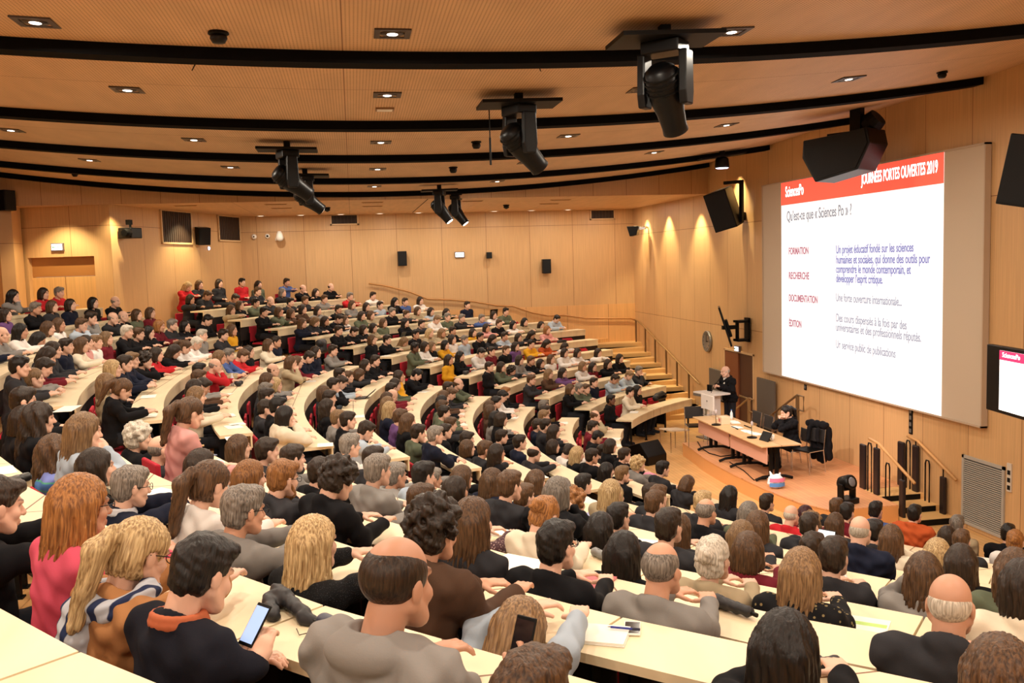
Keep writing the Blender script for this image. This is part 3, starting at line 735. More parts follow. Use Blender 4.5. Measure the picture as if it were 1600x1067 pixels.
# wall plates
for (px, py, h_, lab) in ((1259, 605, .12, 'tiny black socket under the screen left half'), (1424, 657, .5, 'tall black control plate under the screen right half'), (1578, 746, .45, 'black control plate right of the steel grille')):
    P = atx(px, py, WX)
    t = empty('wall_plate', (WX, P[1], P[2]), 0, lab, 'wall plate')
    MB().box((-.02, -.05, -h_ / 2), (.0, .05, h_ / 2)).build('plate', M_BLACK if h_ < .45 or px < 1500 else mat('white plate', 'cfc6b8', .5), t)
    b = MB()
    for i in range(max(1, int(h_ / .12))): b.box((-.026, -.03, -h_ / 2 + .03 + i * .12), (-.018, .03, -h_ / 2 + .1 + i * .12))
    b.build('buttons', M_GREYM if px < 1500 else M_BLACK, t)
# speaker at the top right
P = atd(1600, 252, 11.5)
t = empty('wall_speaker', P, math.radians(-60), 'black loudspeaker cut by the right edge above the television', 'speaker')
MB().prism([(-.15, -.2), (.4, -.2), (.4, .25), (-.15, .25)], -.55, .32, Matrix.Rotation(.2, 4, 'Y')).build('cabinet', M_BLKPL, t, bev=.015); MB().box((-.13, -.22, -.52), (.38, -.2, .29), Matrix.Rotation(.2, 4, 'Y')).build('grille', mat('speaker grille', '0d0d0f', .9), t)
MB().box((.0, .2, -.05), (.1, .9, .05)).build('wall_arm', M_BLACK, t)
# ================================================================ people: one skin from a smooth distance field
def _smin(a, b, k):
    h = np.clip(0.5 + 0.5 * (b - a) / k, 0, 1)
    return b + (a - b) * h - k * h * (1 - h)

class Field:
    def __init__(s, lo, hi, h):
        s.h = h; s.lo = np.array(lo, float)
        s.n = np.maximum(4, np.ceil((np.array(hi) - s.lo) / h).astype(int) + 1)
        s.F = np.full(tuple(s.n), 9.0, np.float32)
    def win(s, lo, hi, m):
        a = np.clip(np.floor((np.array(lo) - m - s.lo) / s.h).astype(int), 0, s.n - 1)
        b = np.clip(np.ceil((np.array(hi) + m - s.lo) / s.h).astype(int) + 1, 1, s.n)
        if np.any(b - a < 2): return None, None
        g = [(s.lo[i] + s.h * np.arange(a[i], b[i])).astype(np.float32) for i in range(3)]
        X = g[0][:, None, None], g[1][None, :, None], g[2][None, None, :]
        return tuple(slice(a[i], b[i]) for i in range(3)), X
    def _put(s, sl, d, k, op='u'):
        cur = s.F[sl]
        if op == 'u': s.F[sl] = _smin(cur, d, k) if k else np.minimum(cur, d)
        else: s.F[sl] = -_smin(-cur, d, k) if k else np.maximum(cur, -d)
    def capsule(s, p, q, r0, r1=None, k=0.02, op='u'):
        r1 = r0 if r1 is None else r1
        p = np.array(p, float); q = np.array(q, float); R = max(r0, r1)
        sl, X = s.win(np.minimum(p, q) - R, np.maximum(p, q) + R, k * 1.5 + 2 * s.h)
        if sl is None: return s
        d = q - p; L2 = max(float(d @ d), 1e-9)
        t = np.clip(((X[0] - p[0]) * d[0] + (X[1] - p[1]) * d[1] + (X[2] - p[2]) * d[2]) / L2, 0, 1)
        D = np.sqrt((X[0] - p[0] - t * d[0]) ** 2 + (X[1] - p[1] - t * d[1]) ** 2 + (X[2] - p[2] - t * d[2]) ** 2) - (r0 + (r1 - r0) * t)
        s._put(sl, D, k, op); return s
    def ell(s, c, r, M=None, k=0.02, op='u'):
        c = np.array(c, float); r = np.array(r, float); R = r.max()
        sl, X = s.win(c - R, c + R, k * 1.5 + 2 * s.h)
        if sl is None: return s
        x, y, z = X[0] - c[0], X[1] - c[1], X[2] - c[2]
        if M is not None:
            x, y, z = (M[0][0] * x + M[1][0] * y + M[2][0] * z), (M[0][1] * x + M[1][1] * y + M[2][1] * z), (M[0][2] * x + M[1][2] * y + M[2][2] * z)
        q = np.sqrt((x / r[0]) ** 2 + (y / r[1]) ** 2 + (z / r[2]) ** 2)
        g = np.sqrt((x / r[0] ** 2) ** 2 + (y / r[1] ** 2) ** 2 + (z / r[2] ** 2) ** 2)
        D = (q * (q - 1) / np.maximum(g, 1e-6)).astype(np.float32)
        s._put(sl, D, k, op); return s
    def grid(s):
        g = [(s.lo[i] + s.h * np.arange(s.n[i])).astype(np.float32) for i in range(3)]
        return g[0][:, None, None], g[1][None, :, None], g[2][None, None, :]
    def nets(s):
        """surface nets: one vertex per crossed cell, one quad per crossed edge"""
        F = s.F; n = s.n
        S = F < 0
        cnt = np.zeros(tuple(n - 1), np.int8)
        for i in (0, 1):
            for j in (0, 1):
                for k in (0, 1): cnt += S[i:n[0] - 1 + i, j:n[1] - 1 + j, k:n[2] - 1 + k]
        act = (cnt > 0) & (cnt < 8)
        idx = np.full(tuple(n - 1), -1, np.int32); I = np.argwhere(act); idx[act] = np.arange(len(I))
        if len(I) == 0: return np.zeros((0, 3)), np.zeros((0, 4), int)
        acc = np.zeros((len(I), 3)); num = np.zeros(len(I))
        cs = [(0, 0, 0), (1, 0, 0), (0, 1, 0), (1, 1, 0), (0, 0, 1), (1, 0, 1), (0, 1, 1), (1, 1, 1)]
        V = [F[I[:, 0] + c[0], I[:, 1] + c[1], I[:, 2] + c[2]] for c in cs]
        for a in range(8):
            for b in range(a + 1, 8):
                if sum(abs(cs[a][i] - cs[b][i]) for i in range(3)) != 1: continue
                m = (V[a] < 0) != (V[b] < 0)
                t = np.where(m, V[a] / np.where(m, V[a] - V[b], 1), 0)
                for i in range(3): acc[:, i] += np.where(m, cs[a][i] + t * (cs[b][i] - cs[a][i]), 0)
                num += m
        P = s.lo + (I + acc / num[:, None]) * s.h
        Q = []
        for ax in range(3):
            u, v = (ax + 1) % 3, (ax + 2) % 3
            a = [slice(1, n[i] - 1) for i in range(3)]; b = list(a)
            a[ax] = slice(0, n[ax] - 1); b[ax] = slice(1, n[ax])
            A, B = S[tuple(a)], S[tuple(b)]
            E = np.argwhere(A != B)
            if len(E) == 0: continue
            off = np.array([0 if i == ax else 1 for i in range(3)]); base = E + off
            du = np.zeros(3, int); du[u] = 1; dv = np.zeros(3, int); dv[v] = 1
            g = lambda o: idx[(base + o)[:, 0], (base + o)[:, 1], (base + o)[:, 2]]
            q = np.stack([g(-du - dv), g(-dv), g(0 * du), g(-du)], 1)
            fl = A[tuple(E.T)]
            q[~fl] = q[~fl][:, ::-1]
            Q.append(q)
        return P, np.concatenate(Q)

def np_mesh(name, P, Q, sm=True):
    me = bpy.data.meshes.new(name)
    me.vertices.add(len(P)); me.vertices.foreach_set('co', np.asarray(P, np.float32).ravel())
    nf = len(Q); w_ = Q.shape[1]
    me.loops.add(nf * w_); me.loops.foreach_set('vertex_index', np.asarray(Q, np.int32).ravel())
    me.polygons.add(nf); me.polygons.foreach_set('loop_start', np.arange(0, nf * w_, w_, dtype=np.int32))
    me.polygons.foreach_set('use_smooth', np.full(nf, sm, bool))
    me.update(calc_edges=True); me.validate()
    return me

def rotm(yaw, pitch, roll=0.0):
    """head frame: x right, y to the nose, z up. pitch>0 nods down, yaw>0 turns to the person's left"""
    M = Matrix.Rotation(yaw, 3, 'Z') @ Matrix.Rotation(-pitch, 3, 'X') @ Matrix.Rotation(roll, 3, 'Y')
    return np.array([list(r) for r in M])

POSES = {
    'desk':  dict(lean=.10, hp=.10, hy=0.0, rh=(.11, .41, .835), lh=(-.11, .41, .835), relb=(.215, .15, .80), lelb=(-.215, .15, .80)),
    'back':  dict(lean=-.06, hp=.02, hy=0.0, rh=(.09, .15, .68), lh=(-.09, .15, .68), relb=(.22, -.03, .70), lelb=(-.22, -.03, .70), lap=True),
    'write': dict(lean=.15, hp=.52, hy=.1, rh=(.12, .44, .835), lh=(-.13, .42, .835), relb=(.215, .18, .80), lelb=(-.215, .18, .80)),
    'chin':  dict(lean=.12, hp=.16, hy=.1, rh=(.05, .25, .985), lh=(-.12, .40, .835), relb=(.20, .34, .84), lelb=(-.215, .16, .80)),
    'cross': dict(lean=.12, hp=.08, hy=0.0, rh=(-.09, .36, .84), lh=(.09, .41, .835), relb=(.215, .24, .82), lelb=(-.215, .27, .82)),
}
S_HEAD = 1.10
HEAD_Z, NECK_Z, SH_Z = 1.155, 1.0, 0.955

class Rig:
    def __init__(s, p, build=1.0):
        s.p = p; L = p['lean']; s.build = build; zo = s.zo = p.get('zo', 0.0); s.stand = zo > .2
        hip = np.array([0, 0, .52])
        def up(v):       # lean the upper body forward about the hips
            v = np.array(v, float) - hip; c, q = math.cos(L), math.sin(L)
            return np.array([v[0], v[1] * c + v[2] * q, v[2] * c - v[1] * q + zo]) + hip
        s.up = up
        sx = .205 * build
        s.chest, s.belly = up((0, .0, .80)), up((0, .015, .64))
        s.neck0, s.neck1 = up((0, -.02, .965)), up((0, .015, 1.05))
        s.sh = {1: up((sx, 0, SH_Z - .025)), -1: up((-sx, 0, SH_Z - .025))}
        s.RH = rotm(p.get('hy', 0), p['hp'] , p.get('hr', 0))
        nb = up((0, .01, 1.03))
        s.hc = nb + np.array([0, .0, 0]) + s.RH @ np.array([0, .035, .125]) * 1.0
        s.hand, s.elb = {}, {}
        for sd, key, ek in ((1, 'rh', 'relb'), (-1, 'lh', 'lelb')):
            T = np.array(p[key], float); A = s.sh[sd]; l1, l2 = .30, .27
            d = T - A; D = np.linalg.norm(d)
            if D > l1 + l2 - .01: T = A + d * ((l1 + l2 - .01) / D); d = T - A; D = l1 + l2 - .01
            if ek in p: E = np.array(p[ek], float)
            else:
                c = (l1 * l1 + D * D - l2 * l2) / (2 * l1 * D); c = max(-1, min(1, c)); u = d / D
                hint = np.array([sd * .55, -.25, -.8]); hint -= (hint @ u) * u; hint /= np.linalg.norm(hint)
                E = A + u * (l1 * c) + hint * (l1 * math.sqrt(max(0, 1 - c * c)))
            s.hand[sd], s.elb[sd] = T, E

def head_parts(F, C, R, k=.018, fine=True, S=S_HEAD):
    """skull, jaw, face, ears; C centre, R orientation"""
    P = lambda x, y, z: C + R @ (np.array([x, y, z]) * S)
    M = R.tolist()
    e = lambda c, r, k_=k, op='u': F.ell(P(*c), np.array(r) * S, M, k_, op)
    e((0, -.012, .03), (.073, .094, .086))            # cranium
    e((0, .022, -.03), (.060, .070, .082))            # face
    F.capsule(P(-.035, .045, -.088), P(.035, .045, -.088), .026 * S, None, .025)
    e((0, .068, -.098), (.022, .018, .018), .02)      # chin
    for sd in (1, -1):
        e((sd * .045, .06, -.03), (.022, .02, .024), .02)     # cheek
        F.capsule(P(sd * .058, .0, -.05), P(sd * .04, .05, -.088), .022 * S, .02 * S, .025)
        e((sd * .077, -.008, -.012), (.009, .020, .032), .006)    # ear
    if fine:
        for sd in (1, -1): e((sd * .031, .094, .004), (.017, .014, .012), .010, 's')   # eye sockets
        F.capsule(P(-.03, .082, .022), P(.03, .082, .022), .012 * S, None, .014)
        F.capsule(P(0, .085, .008), P(0, .108, -.030), .009 * S, .014 * S, .010)           # nose
        for sd in (1, -1): e((sd * .013, .095, -.033), (.009, .011, .008), .006)
        F.capsule(P(-.018, .088, -.062), P(.018, .088, -.062), .0085 * S, None, .008)
        F.capsule(P(-.015, .087, -.074), P(.015, .087, -.074), .0085 * S, None, .008)

def hand_parts(F, W, d, sd, curl=.5, palmn=None, S=1.0):
    """palm, four fingers and a thumb from the wrist W along d; palmn = normal of the palm (towards what it touches)"""
    d = np.array(d, float); d /= np.linalg.norm(d)
    n = np.array(palmn if palmn is not None else (0, 0, -1.0), float); n -= (n @ d) * d; n /= np.linalg.norm(n)
    x = np.cross(d, n) * sd          # towards the little finger side flips with the hand
    F.capsule(W - d * .01, W + d * .03, .024 * S, .026 * S, .012)
    F.ell(W + d * .052 * S, np.array([.041, .046, .0155]) * S, np.stack([x, d, n], 1).tolist(), .012)
    L = (.066, .076, .071, .054); X = (.031, .011, -.010, -.029)
    for i in range(4):
        b = W + d * (.088 * S) + x * X[i] * S
        a1 = curl * .7; a2 = curl * 1.7; a3 = curl * 2.4
        d1 = d * math.cos(a1) + n * math.sin(a1); d2 = d * math.cos(a2) + n * math.sin(a2); d3 = d * math.cos(a3) + n * math.sin(a3)
        p1 = b + d1 * L[i] * .45 * S; p2 = p1 + d2 * L[i] * .32 * S; p3 = p2 + d3 * L[i] * .25 * S
        F.capsule(b - d * .02, p1, .0095 * S, .009 * S, .006); F.capsule(p1, p2, .009 * S, .0083 * S, .004); F.capsule(p2, p3, .0083 * S, .0072 * S, .004)
    t0 = W + d * .02 * S + x * .03 * S; t1 = t0 + (d * .6 + x * .75 + n * .35) * .040 * S; t2 = t1 + (d * .85 + x * .2 + n * .5) * .036 * S
    F.capsule(t0, t1, .013 * S, .011 * S, .01); F.capsule(t1, t2, .011 * S, .009 * S, .005)

def body_field(rig, h, fine):
    p = rig.p
    pts = np.array([rig.hc, *rig.hand.values(), *rig.elb.values(), *rig.sh.values(), (0.0, .55, .05), (0, -.12, .5)])
    lo, hi = pts.min(0) - .19, pts.max(0) + .19; lo[2] = -0.0; lo[0] = min(lo[0], -.3); hi[0] = max(hi[0], .3)
    F = Field(lo, hi, h)
    b = rig.build
    F.ell(rig.chest, (.155 * b, .105, .17), None, .05); F.ell(rig.belly, (.14 * b, .11, .15), None, .05)
    F.capsule((-.09, 0, .50 + rig.zo), (.09, 0, .50 + rig.zo), .105, None, .05)
    F.capsule(rig.sh[1] + (-.05, 0, .005), rig.sh[-1] + (.05, 0, .005), .058, None, .05)
    F.capsule(rig.neck0, rig.neck1 + (0, 0, .03), .058 * b, .055 * b, .03)
    for sd in (1, -1):
        if rig.stand:
            F.capsule((sd * .10, 0, .50 + rig.zo), (sd * .10, .01, .50), .082, .06, .03)
            F.capsule((sd * .10, .01, .50), (sd * .10, -.02, .08), .056, .04, .03)
            F.capsule((sd * .10, -.04, .045), (sd * .12, .13, .035), .042, .035, .03)
            continue
        F.capsule((sd * .10, 0, .50), (sd * .13, .42, .49), .082, .06, .03)
        F.capsule((sd * .13, .42, .49), (sd * .13, .38, .09), .056, .04, .03)
        F.capsule((sd * .13, .36, .05), (sd * .14, .53, .035), .042, .035, .03)
    for sd in (1, -1):
        F.capsule(rig.sh[sd], rig.elb[sd], .050, .040, .03)
        wd = rig.hand[sd] - rig.elb[sd]; wd = wd / np.linalg.norm(wd)
        F.capsule(rig.elb[sd], rig.hand[sd], .040, .027, .02)
        key = 'r' if sd > 0 else 'l'
        hd = np.array(p.get(key + 'dir', wd + np.array([-.25 * sd, .1, 0])), float)
        hand_parts(F, rig.hand[sd], hd, sd, p.get(key + 'curl', .45), p.get(key + 'n'), 1.08)
    head_parts(F, rig.hc, rig.RH, fine=fine)
    return F

def skin_paint(me, rig):
    """where the lips, brows and eyes are (a colour of the face itself)"""
    n = len(me.vertices); co = np.empty(n * 3, np.float32); me.vertices.foreach_get('co', co); co = co.reshape(-1, 3)
    q = ((co - rig.hc) @ rig.RH) / S_HEAD
    col = np.zeros((n, 4), np.float32); col[:, 3] = 1
    def blob(c, r): return np.clip(1.6 - np.sqrt((((q - np.array(c)) / np.array(r)) ** 2).sum(1)) * 1.2, 0, 1)
    front = q[:, 1] > .05
    col[:, 0] = blob((0, .095, -.068), (.024, .03, .010)) * front
    for sd in (1, -1):
        col[:, 1] = np.maximum(col[:, 1], blob((sd * .033, .085, .029), (.022, .03, .0055)) * front)
        col[:, 2] = np.maximum(col[:, 2], blob((sd * .031, .085, .004), (.014, .03, .006)) * front)
    a = me.color_attributes.new('face', 'FLOAT_COLOR', 'POINT'); a.data.foreach_set('color', col.ravel())

def top_field(rig, h, loose=.014, long_sleeve=True, hood=False, collar=.0, jacket=False, scoop=.0):
    pts = np.array([*rig.hand.values(), *rig.elb.values(), *rig.sh.values(), (0.0, .16, .45 + rig.zo), (0, -.2, .5 + rig.zo), rig.neck1])
    lo, hi = pts.min(0) - .15, pts.max(0) + .15; lo[0] = min(lo[0], -.34); hi[0] = max(hi[0], .34); lo[2] = .40 + rig.zo; hi[2] = max(hi[2], 1.12 + rig.zo)
    F = Field(lo, hi, h); b = rig.build; g = loose
    F.ell(rig.chest, (.165 * b + g, .115 + g, .175 + g), None, .05); F.ell(rig.belly, (.155 * b + g, .125 + g, .16 + g), None, .05)
    F.capsule((-.09, 0, .50 + rig.zo), (.09, 0, .50 + rig.zo), .118 + g, None, .05)
    F.capsule(rig.sh[1] + (-.05, 0, .0), rig.sh[-1] + (.05, 0, .0), .064 + g, None, .05)
    F.capsule(rig.sh[1] + (-.03, 0, -.02), rig.sh[-1] + (.03, 0, -.02), .066 + g, None, .05)
    F.capsule(rig.neck0 + (0, -.02, -.03), rig.neck0 + (0, -.012, .012 + collar), .074 * b + g * .6, .072 * b + g * .5, .03)
    for sd in (1, -1):
        F.capsule(rig.sh[sd], rig.elb[sd], .058 + g, .049 + g, .035)
        e, w_ = rig.elb[sd], rig.hand[sd]
        w2 = e + (w_ - e) * (.93 if long_sleeve is True else float(long_sleeve))
        F.capsule(e, w2, .049 + g, .036 + g * .8, .025)
    X = F.grid()
    # folds: soft creases that follow the cloth around elbows, waist and shoulders
    nz = (np.sin(X[2] * 52 + 3.1 * np.sin(X[0] * 11 + X[1] * 7)) * np.sin(X[0] * 23 + 5 * X[2] + 1.3) * .0045
          + np.sin(X[1] * 61 + X[0] * 37 + 2 * np.sin(X[2] * 19)) * .0022)
    F.F += np.where(np.abs(F.F) < .05, nz * (2.4 if jacket else 1.2), 0).astype(np.float32)
    if hood:
        c = rig.up((0, -.085, .985))
        F.ell(c, (.125, .075, .062), None, .02)
        F.ell(rig.up((0, -.03, 1.01)), (.105, .075, .05), None, .03)
        F.ell(rig.up((0, -.045, 1.05)), (.07, .05, .04), None, .015, 's')
    # neck opening
    F.capsule(rig.neck0 + (0, .02, .012 + collar), rig.neck1 + (0, .02, .1), .062 * b, .075 * b, .01, 's')
    if scoop: F.ell(rig.up((0, .02, 1.0)), (.13, .12, scoop), None, .02, 's')
    return F

def legs_field(rig, h):
    if rig.stand:
        F = Field((-.32, -.22, .0), (.32, .3, .75 + rig.zo), h); z = rig.zo
        F.capsule((-.09, 0, .50 + z), (.09, 0, .50 + z), .118, None, .04)
        for sd in (1, -1):
            F.capsule((sd * .10, 0, .505 + z), (sd * .105, .01, .49), .096, .073, .03); F.capsule((sd * .105, .01, .49), (sd * .105, -.02, .10), .072, .062, .03)
            F.capsule((sd * .10, -.05, .05), (sd * .12, .14, .04), .050, .043, .02)
        return F
    F = Field((-.32, -.22, .0), (.32, .68, .70), h)
    F.capsule((-.09, 0, .50), (.09, 0, .50), .118, None, .04)
    for sd in (1, -1):
        F.capsule((sd * .10, 0, .505), (sd * .135, .43, .49), .096, .073, .03)
        F.capsule((sd * .135, .43, .49), (sd * .135, .37, .13), .072, .058, .03)
        F.capsule((sd * .13, .35, .055), (sd * .14, .54, .042), .052, .044, .03)
    X = F.grid(); F.F += np.where(np.abs(F.F) < .04, np.sin(X[1] * 70 + X[0] * 20) * .002 + np.sin(X[2] * 60 + X[1] * 30) * .002, 0).astype(np.float32)
    return F

def hair_field(style, h, seed=0):
    """in the head's own frame (origin at the head centre), real size"""
    S = S_HEAD
    long_ = style in 'lwm'
    F = Field(np.array((-.17, -.26, -.42 if long_ or style == 'p' else -.20)), np.array((.17, .15, .19)), h)
    e = lambda c, r, k=.02, op='u', M=None: F.ell(np.array(c) * S, np.array(r) * S, M, k, op)
    cp = lambda a, b, r0, r1=None, k=.02, op='u': F.capsule(np.array(a) * S, np.array(b) * S, r0 * S, None if r1 is None else r1 * S, k, op)
    X = F.grid()
    if style in 'bB':
        if style == 'b':
            e((0, -.016, .010), (.0765, .097, .075))
            F.F = np.maximum(F.F, (X[2] - .022 * S + X[1] * .35)); F.F = np.maximum(F.F, -X[2] - .080 * S)
        else:
            e((0, -.018, .022), (.080, .100, .084))
            e((0, .045, .105), (.058, .135, .066), .015, 's')
            F.F = np.maximum(F.F, -X[2] - .085 * S - X[1] * .2)
        e((0, .085, -.045), (.078, .085, .10), .012, 's')
    elif style == 's':
        e((0, -.016, .037), (.083, .104, .093)); e((0, -.045, -.02), (.074, .068, .075)); e((0, .05, .085), (.062, .05, .036), .02)
        e((0, .095, -.035), (.095, .082, .085), .012, 's')
        for sd in (1, -1): e((sd * .085, .005, -.03), (.028, .03, .045), .012, 's')
        F.F = np.maximum(F.F, -X[2] - .095 * S)
    else:
        e((0, -.014, .036), (.086, .106, .095)); e((0, -.04, -.02), (.083, .078, .09))
        if style == 'l':
            for sd in (1, -1): cp((sd * .062, -.01, .02), (sd * .075, -.03, -.26), .040, .042, .03)
            cp((0, -.07, .0), (0, -.085, -.29), .062, .055, .04); cp((-.045, -.07, 0), (-.05, -.08, -.28), .05, .045, .03); cp((.045, -.07, 0), (.05, -.08, -.28), .05, .045, .03)
        if style == 'm':
            for sd in (1, -1): cp((sd * .064, -.008, .02), (sd * .078, -.015, -.155), .040, .040, .03)
            cp((0, -.065, .0), (0, -.08, -.175), .064, .060, .04); cp((-.042, -.06, 0), (-.05, -.07, -.17), .05, .046, .03); cp((.042, -.06, 0), (.05, -.07, -.17), .05, .046, .03)
        if style == 'w':
            for sd in (1, -1): cp((sd * .066, -.01, .02), (sd * .092, -.02, -.24), .048, .058, .03)
            cp((0, -.07, .0), (0, -.09, -.27), .07, .075, .04)
        if style == 'o':
            for sd in (1, -1): cp((sd * .066, -.005, .02), (sd * .07, .0, -.085), .036, .036, .03)
            cp((0, -.06, .0), (0, -.07, -.10), .066, .06, .04); cp((-.04, -.055, 0), (-.045, -.06, -.10), .05, .045, .03); cp((.04, -.055, 0), (.045, -.06, -.10), .05, .045, .03)
        if style == 'c':
            for a in range(26):
                t = a * 2.399; z = 1 - (a + .5) / 26 * 1.55; r = math.sqrt(max(0, 1 - z * z)); v = np.array([r * math.cos(t) * .088, r * math.sin(t) * .105 - .02, z * .10 + .03])
                if v[1] > .045 and v[2] < .06: continue
                e(v, (.031, .031, .031), .012)
            cp((-.04, -.075, -.05), (.04, -.075, -.05), .042, None, .03)
        if style == 'p':
            e((0, -.11, .045), (.032, .03, .032), .012)
            cp((0, -.13, .05), (0, -.175, -.02), .032, .042, .02); cp((0, -.175, -.02), (0, -.165, -.27), .044, .018, .02)
        if style == 'u':
            e((0, -.12, .035), (.050, .040, .047), .012); e((.02, -.14, .05), (.022, .02, .022), .008); e((-.022, -.14, .02), (.022, .02, .022), .008)
        # the face stays free
        e((0, .100, -.045), (.066, .085, .105), .014, 's')
        e((0, .12, .03), (.05, .055, .045), .02, 's')
        if style in 'pu':
            F.F = np.maximum(F.F, np.where(X[1] > -.09 * S, -X[2] - .088 * S, -9))
            for sd in (1, -1): e((sd * .085, .01, -.03), (.03, .045, .05), .012, 's')
    # strands
    ang = np.arctan2(X[0], -X[1] + .02)
    f = 1.9 if style in 'wc' else 1.0
    if style in 'lwopm':
        grow = 1 + 3.2 * np.clip(-X[2] / .25, 0, 1)
        nz = grow * np.sin(ang * 34 + 2.2 * np.sin(X[2] * 21 + seed)) * .0024 + np.sin(ang * 71 + X[2] * 9) * .0015 + np.sin(ang * 13 + 4 * np.sin(X[2] * 14 + seed)) * .0022 + (np.sin(X[2] * 38 + ang * 9 + seed) * .006 if style == 'w' else 0)
    else:
        nz = np.sin(X[0] * 130 + 3 * np.sin(X[1] * 45 + seed)) * np.sin(X[1] * 110 + 2 * np.sin(X[2] * 60)) * .0030 * f + np.sin(X[2] * 150 + X[0] * 90 + seed) * .0016 * f + np.sin(X[0] * 48 + 2.5 * np.sin(X[1] * 33 + seed) + X[2] * 30) * .0038 + np.sin(X[0] * 260 + 4 * np.sin(X[1] * 70)) * .0012
    if style not in 'bB': F.F += nz.astype(np.float32)
    return F

def skin_mat(name, base):
    if name in MATS: return MATS[name]
    m = bpy.data.materials.new(name); m.use_nodes = True; nt, N, L = nodes(m); b = N['Principled BSDF']
    b.inputs['Roughness'].default_value = .5; b.inputs['Subsurface Weight'].default_value = 0.0
    at = N.new('ShaderNodeAttribute'); at.attribute_name = 'face'; sp = N.new('ShaderNodeSeparateColor'); L.new(at.outputs['Color'], sp.inputs[0])
    oi = N.new('ShaderNodeObjectInfo'); hs = N.new('ShaderNodeHueSaturation'); mr = N.new('ShaderNodeMapRange'); mr.inputs[3].default_value = .88; mr.inputs[4].default_value = 1.08
    L.new(oi.outputs['Random'], mr.inputs[0]); L.new(mr.outputs[0], hs.inputs['Value']); hs.inputs['Color'].default_value = lin(base)
    prev = hs.outputs[0]
    for ch, c, fac in (('Red', 'a8584c', .6), ('Green', '4a3223', .75), ('Blue', '2c1f1a', .8)):
        mx = N.new('ShaderNodeMix'); mx.data_type = 'RGBA'; mu = N.new('ShaderNodeMath'); mu.operation = 'MULTIPLY'; mu.inputs[1].default_value = fac
        L.new(sp.outputs[ch], mu.inputs[0]); L.new(mu.outputs[0], mx.inputs['Factor']); L.new(prev, mx.inputs['A']); mx.inputs['B'].default_value = lin(c); prev = mx.outputs['Result']
    L.new(prev, b.inputs['Base Color']); MATS[name] = m
    return m

def hair_mat(name, c1, c2):
    if name in MATS: return MATS[name]
    m = bpy.data.materials.new(name); m.use_nodes = True; nt, N, L = nodes(m); b = N['Principled BSDF']
    b.inputs['Roughness'].default_value = .42; b.inputs['Specular IOR Level'].default_value = .35
    tc = N.new('ShaderNodeTexCoord'); mp = N.new('ShaderNodeMapping'); mp.inputs['Scale'].default_value = (120, 120, 9)
    no = N.new('ShaderNodeTexNoise'); no.inputs['Scale'].default_value = 1.0; no.inputs['Detail'].default_value = 2.0
    L.new(tc.outputs['Object'], mp.inputs[0]); L.new(mp.outputs[0], no.inputs['Vector'])
    cr = N.new('ShaderNodeValToRGB'); cr.color_ramp.elements[0].position = .36; cr.color_ramp.elements[1].position = .66
    cr.color_ramp.elements[0].color = lin(c1); cr.color_ramp.elements[1].color = lin(c2)
    L.new(no.outputs[0], cr.inputs[0])
    oi = N.new('ShaderNodeObjectInfo'); hs = N.new('ShaderNodeHueSaturation'); mr = N.new('ShaderNodeMapRange'); mr.inputs[3].default_value = .8; mr.inputs[4].default_value = 1.2
    L.new(oi.outputs['Random'], mr.inputs[0]); L.new(mr.outputs[0], hs.inputs['Value']); L.new(cr.outputs[0], hs.inputs['Color']); L.new(hs.outputs[0], b.inputs['Base Color'])
    bp = N.new('ShaderNodeBump'); bp.inputs['Strength'].default_value = .7; bp.inputs['Distance'].default_value = .005; L.new(no.outputs[0], bp.inputs['Height']); L.new(bp.outputs[0], b.inputs['Normal'])
    MATS[name] = m
    return m

def cloth_mat(name, color, weave=600):
    if name in MATS: return MATS[name]
    m = mat(name, color, .9, vary=.12, spec=.2); nt, N, L = nodes(m)
    tc = N.new('ShaderNodeTexCoord'); no = N.new('ShaderNodeTexNoise'); no.inputs['Scale'].default_value = weave * .4
    bp = N.new('ShaderNodeBump'); bp.inputs['Strength'].default_value = .25; bp.inputs['Distance'].default_value = .002
    L.new(tc.outputs['Object'], no.inputs['Vector']); L.new(no.outputs[0], bp.inputs['Height']); L.new(bp.outputs[0], N['Principled BSDF'].inputs['Normal'])
    return m

HAIRC = {'k': ('black', '0d0a09', '1f1815'), 'd': ('dark brown', '1c130d', '37281c'), 'n': ('brown', '38271a', '66492f'), 'a': ('light brown', '5e4630', '967753'),
         'y': ('blonde', '8d6f48', 'd9bd8c'), 'r': ('auburn', '694222', 'a8733f'), 'g': ('grey', '57504a', '938a80'), 'h': ('white', 'a39a8c', 'd8d0c2'), 'x': ('wine red', '2a0f14', '50202a')}
CLOTHC = {'k': ('black', '101014'), 'w': ('white', 'e6e2de'), 'g': ('grey', '85827f'), 'd': ('charcoal', '2e2e32'), 'n': ('navy', '181d2f'), 'b': ('blue', '4a5f96'),
          'r': ('red', 'c0272f'), 'm': ('maroon', '6c1c28'), 'y': ('mustard yellow', 'd9a028'), 'e': ('olive green', '5c6350'), 'p': ('pink', 'd59a95'), 't': ('tan', 'a8987c'),
          'c': ('cream', 'e3d8c2'), 'o': ('rust orange', 'b4532a'), 'l': ('light blue', 'a9b7c6'), 'v': ('purple', '6a4a7c'), 'x': ('brown', '503a2c')}
STYLE = {'s': 'short', 'm': 'shoulder-length', 'b': 'shaved', 'B': 'balding', 'l': 'long', 'w': 'long wavy', 'o': 'bobbed', 'c': 'curly', 'p': 'ponytailed', 'u': 'pinned-up'}
SKIN = {'l': skin_mat('skin light', 'dfb29a'), 't': skin_mat('skin tan', 'cb987c'), 'D': skin_mat('skin dark', '6a4430')}

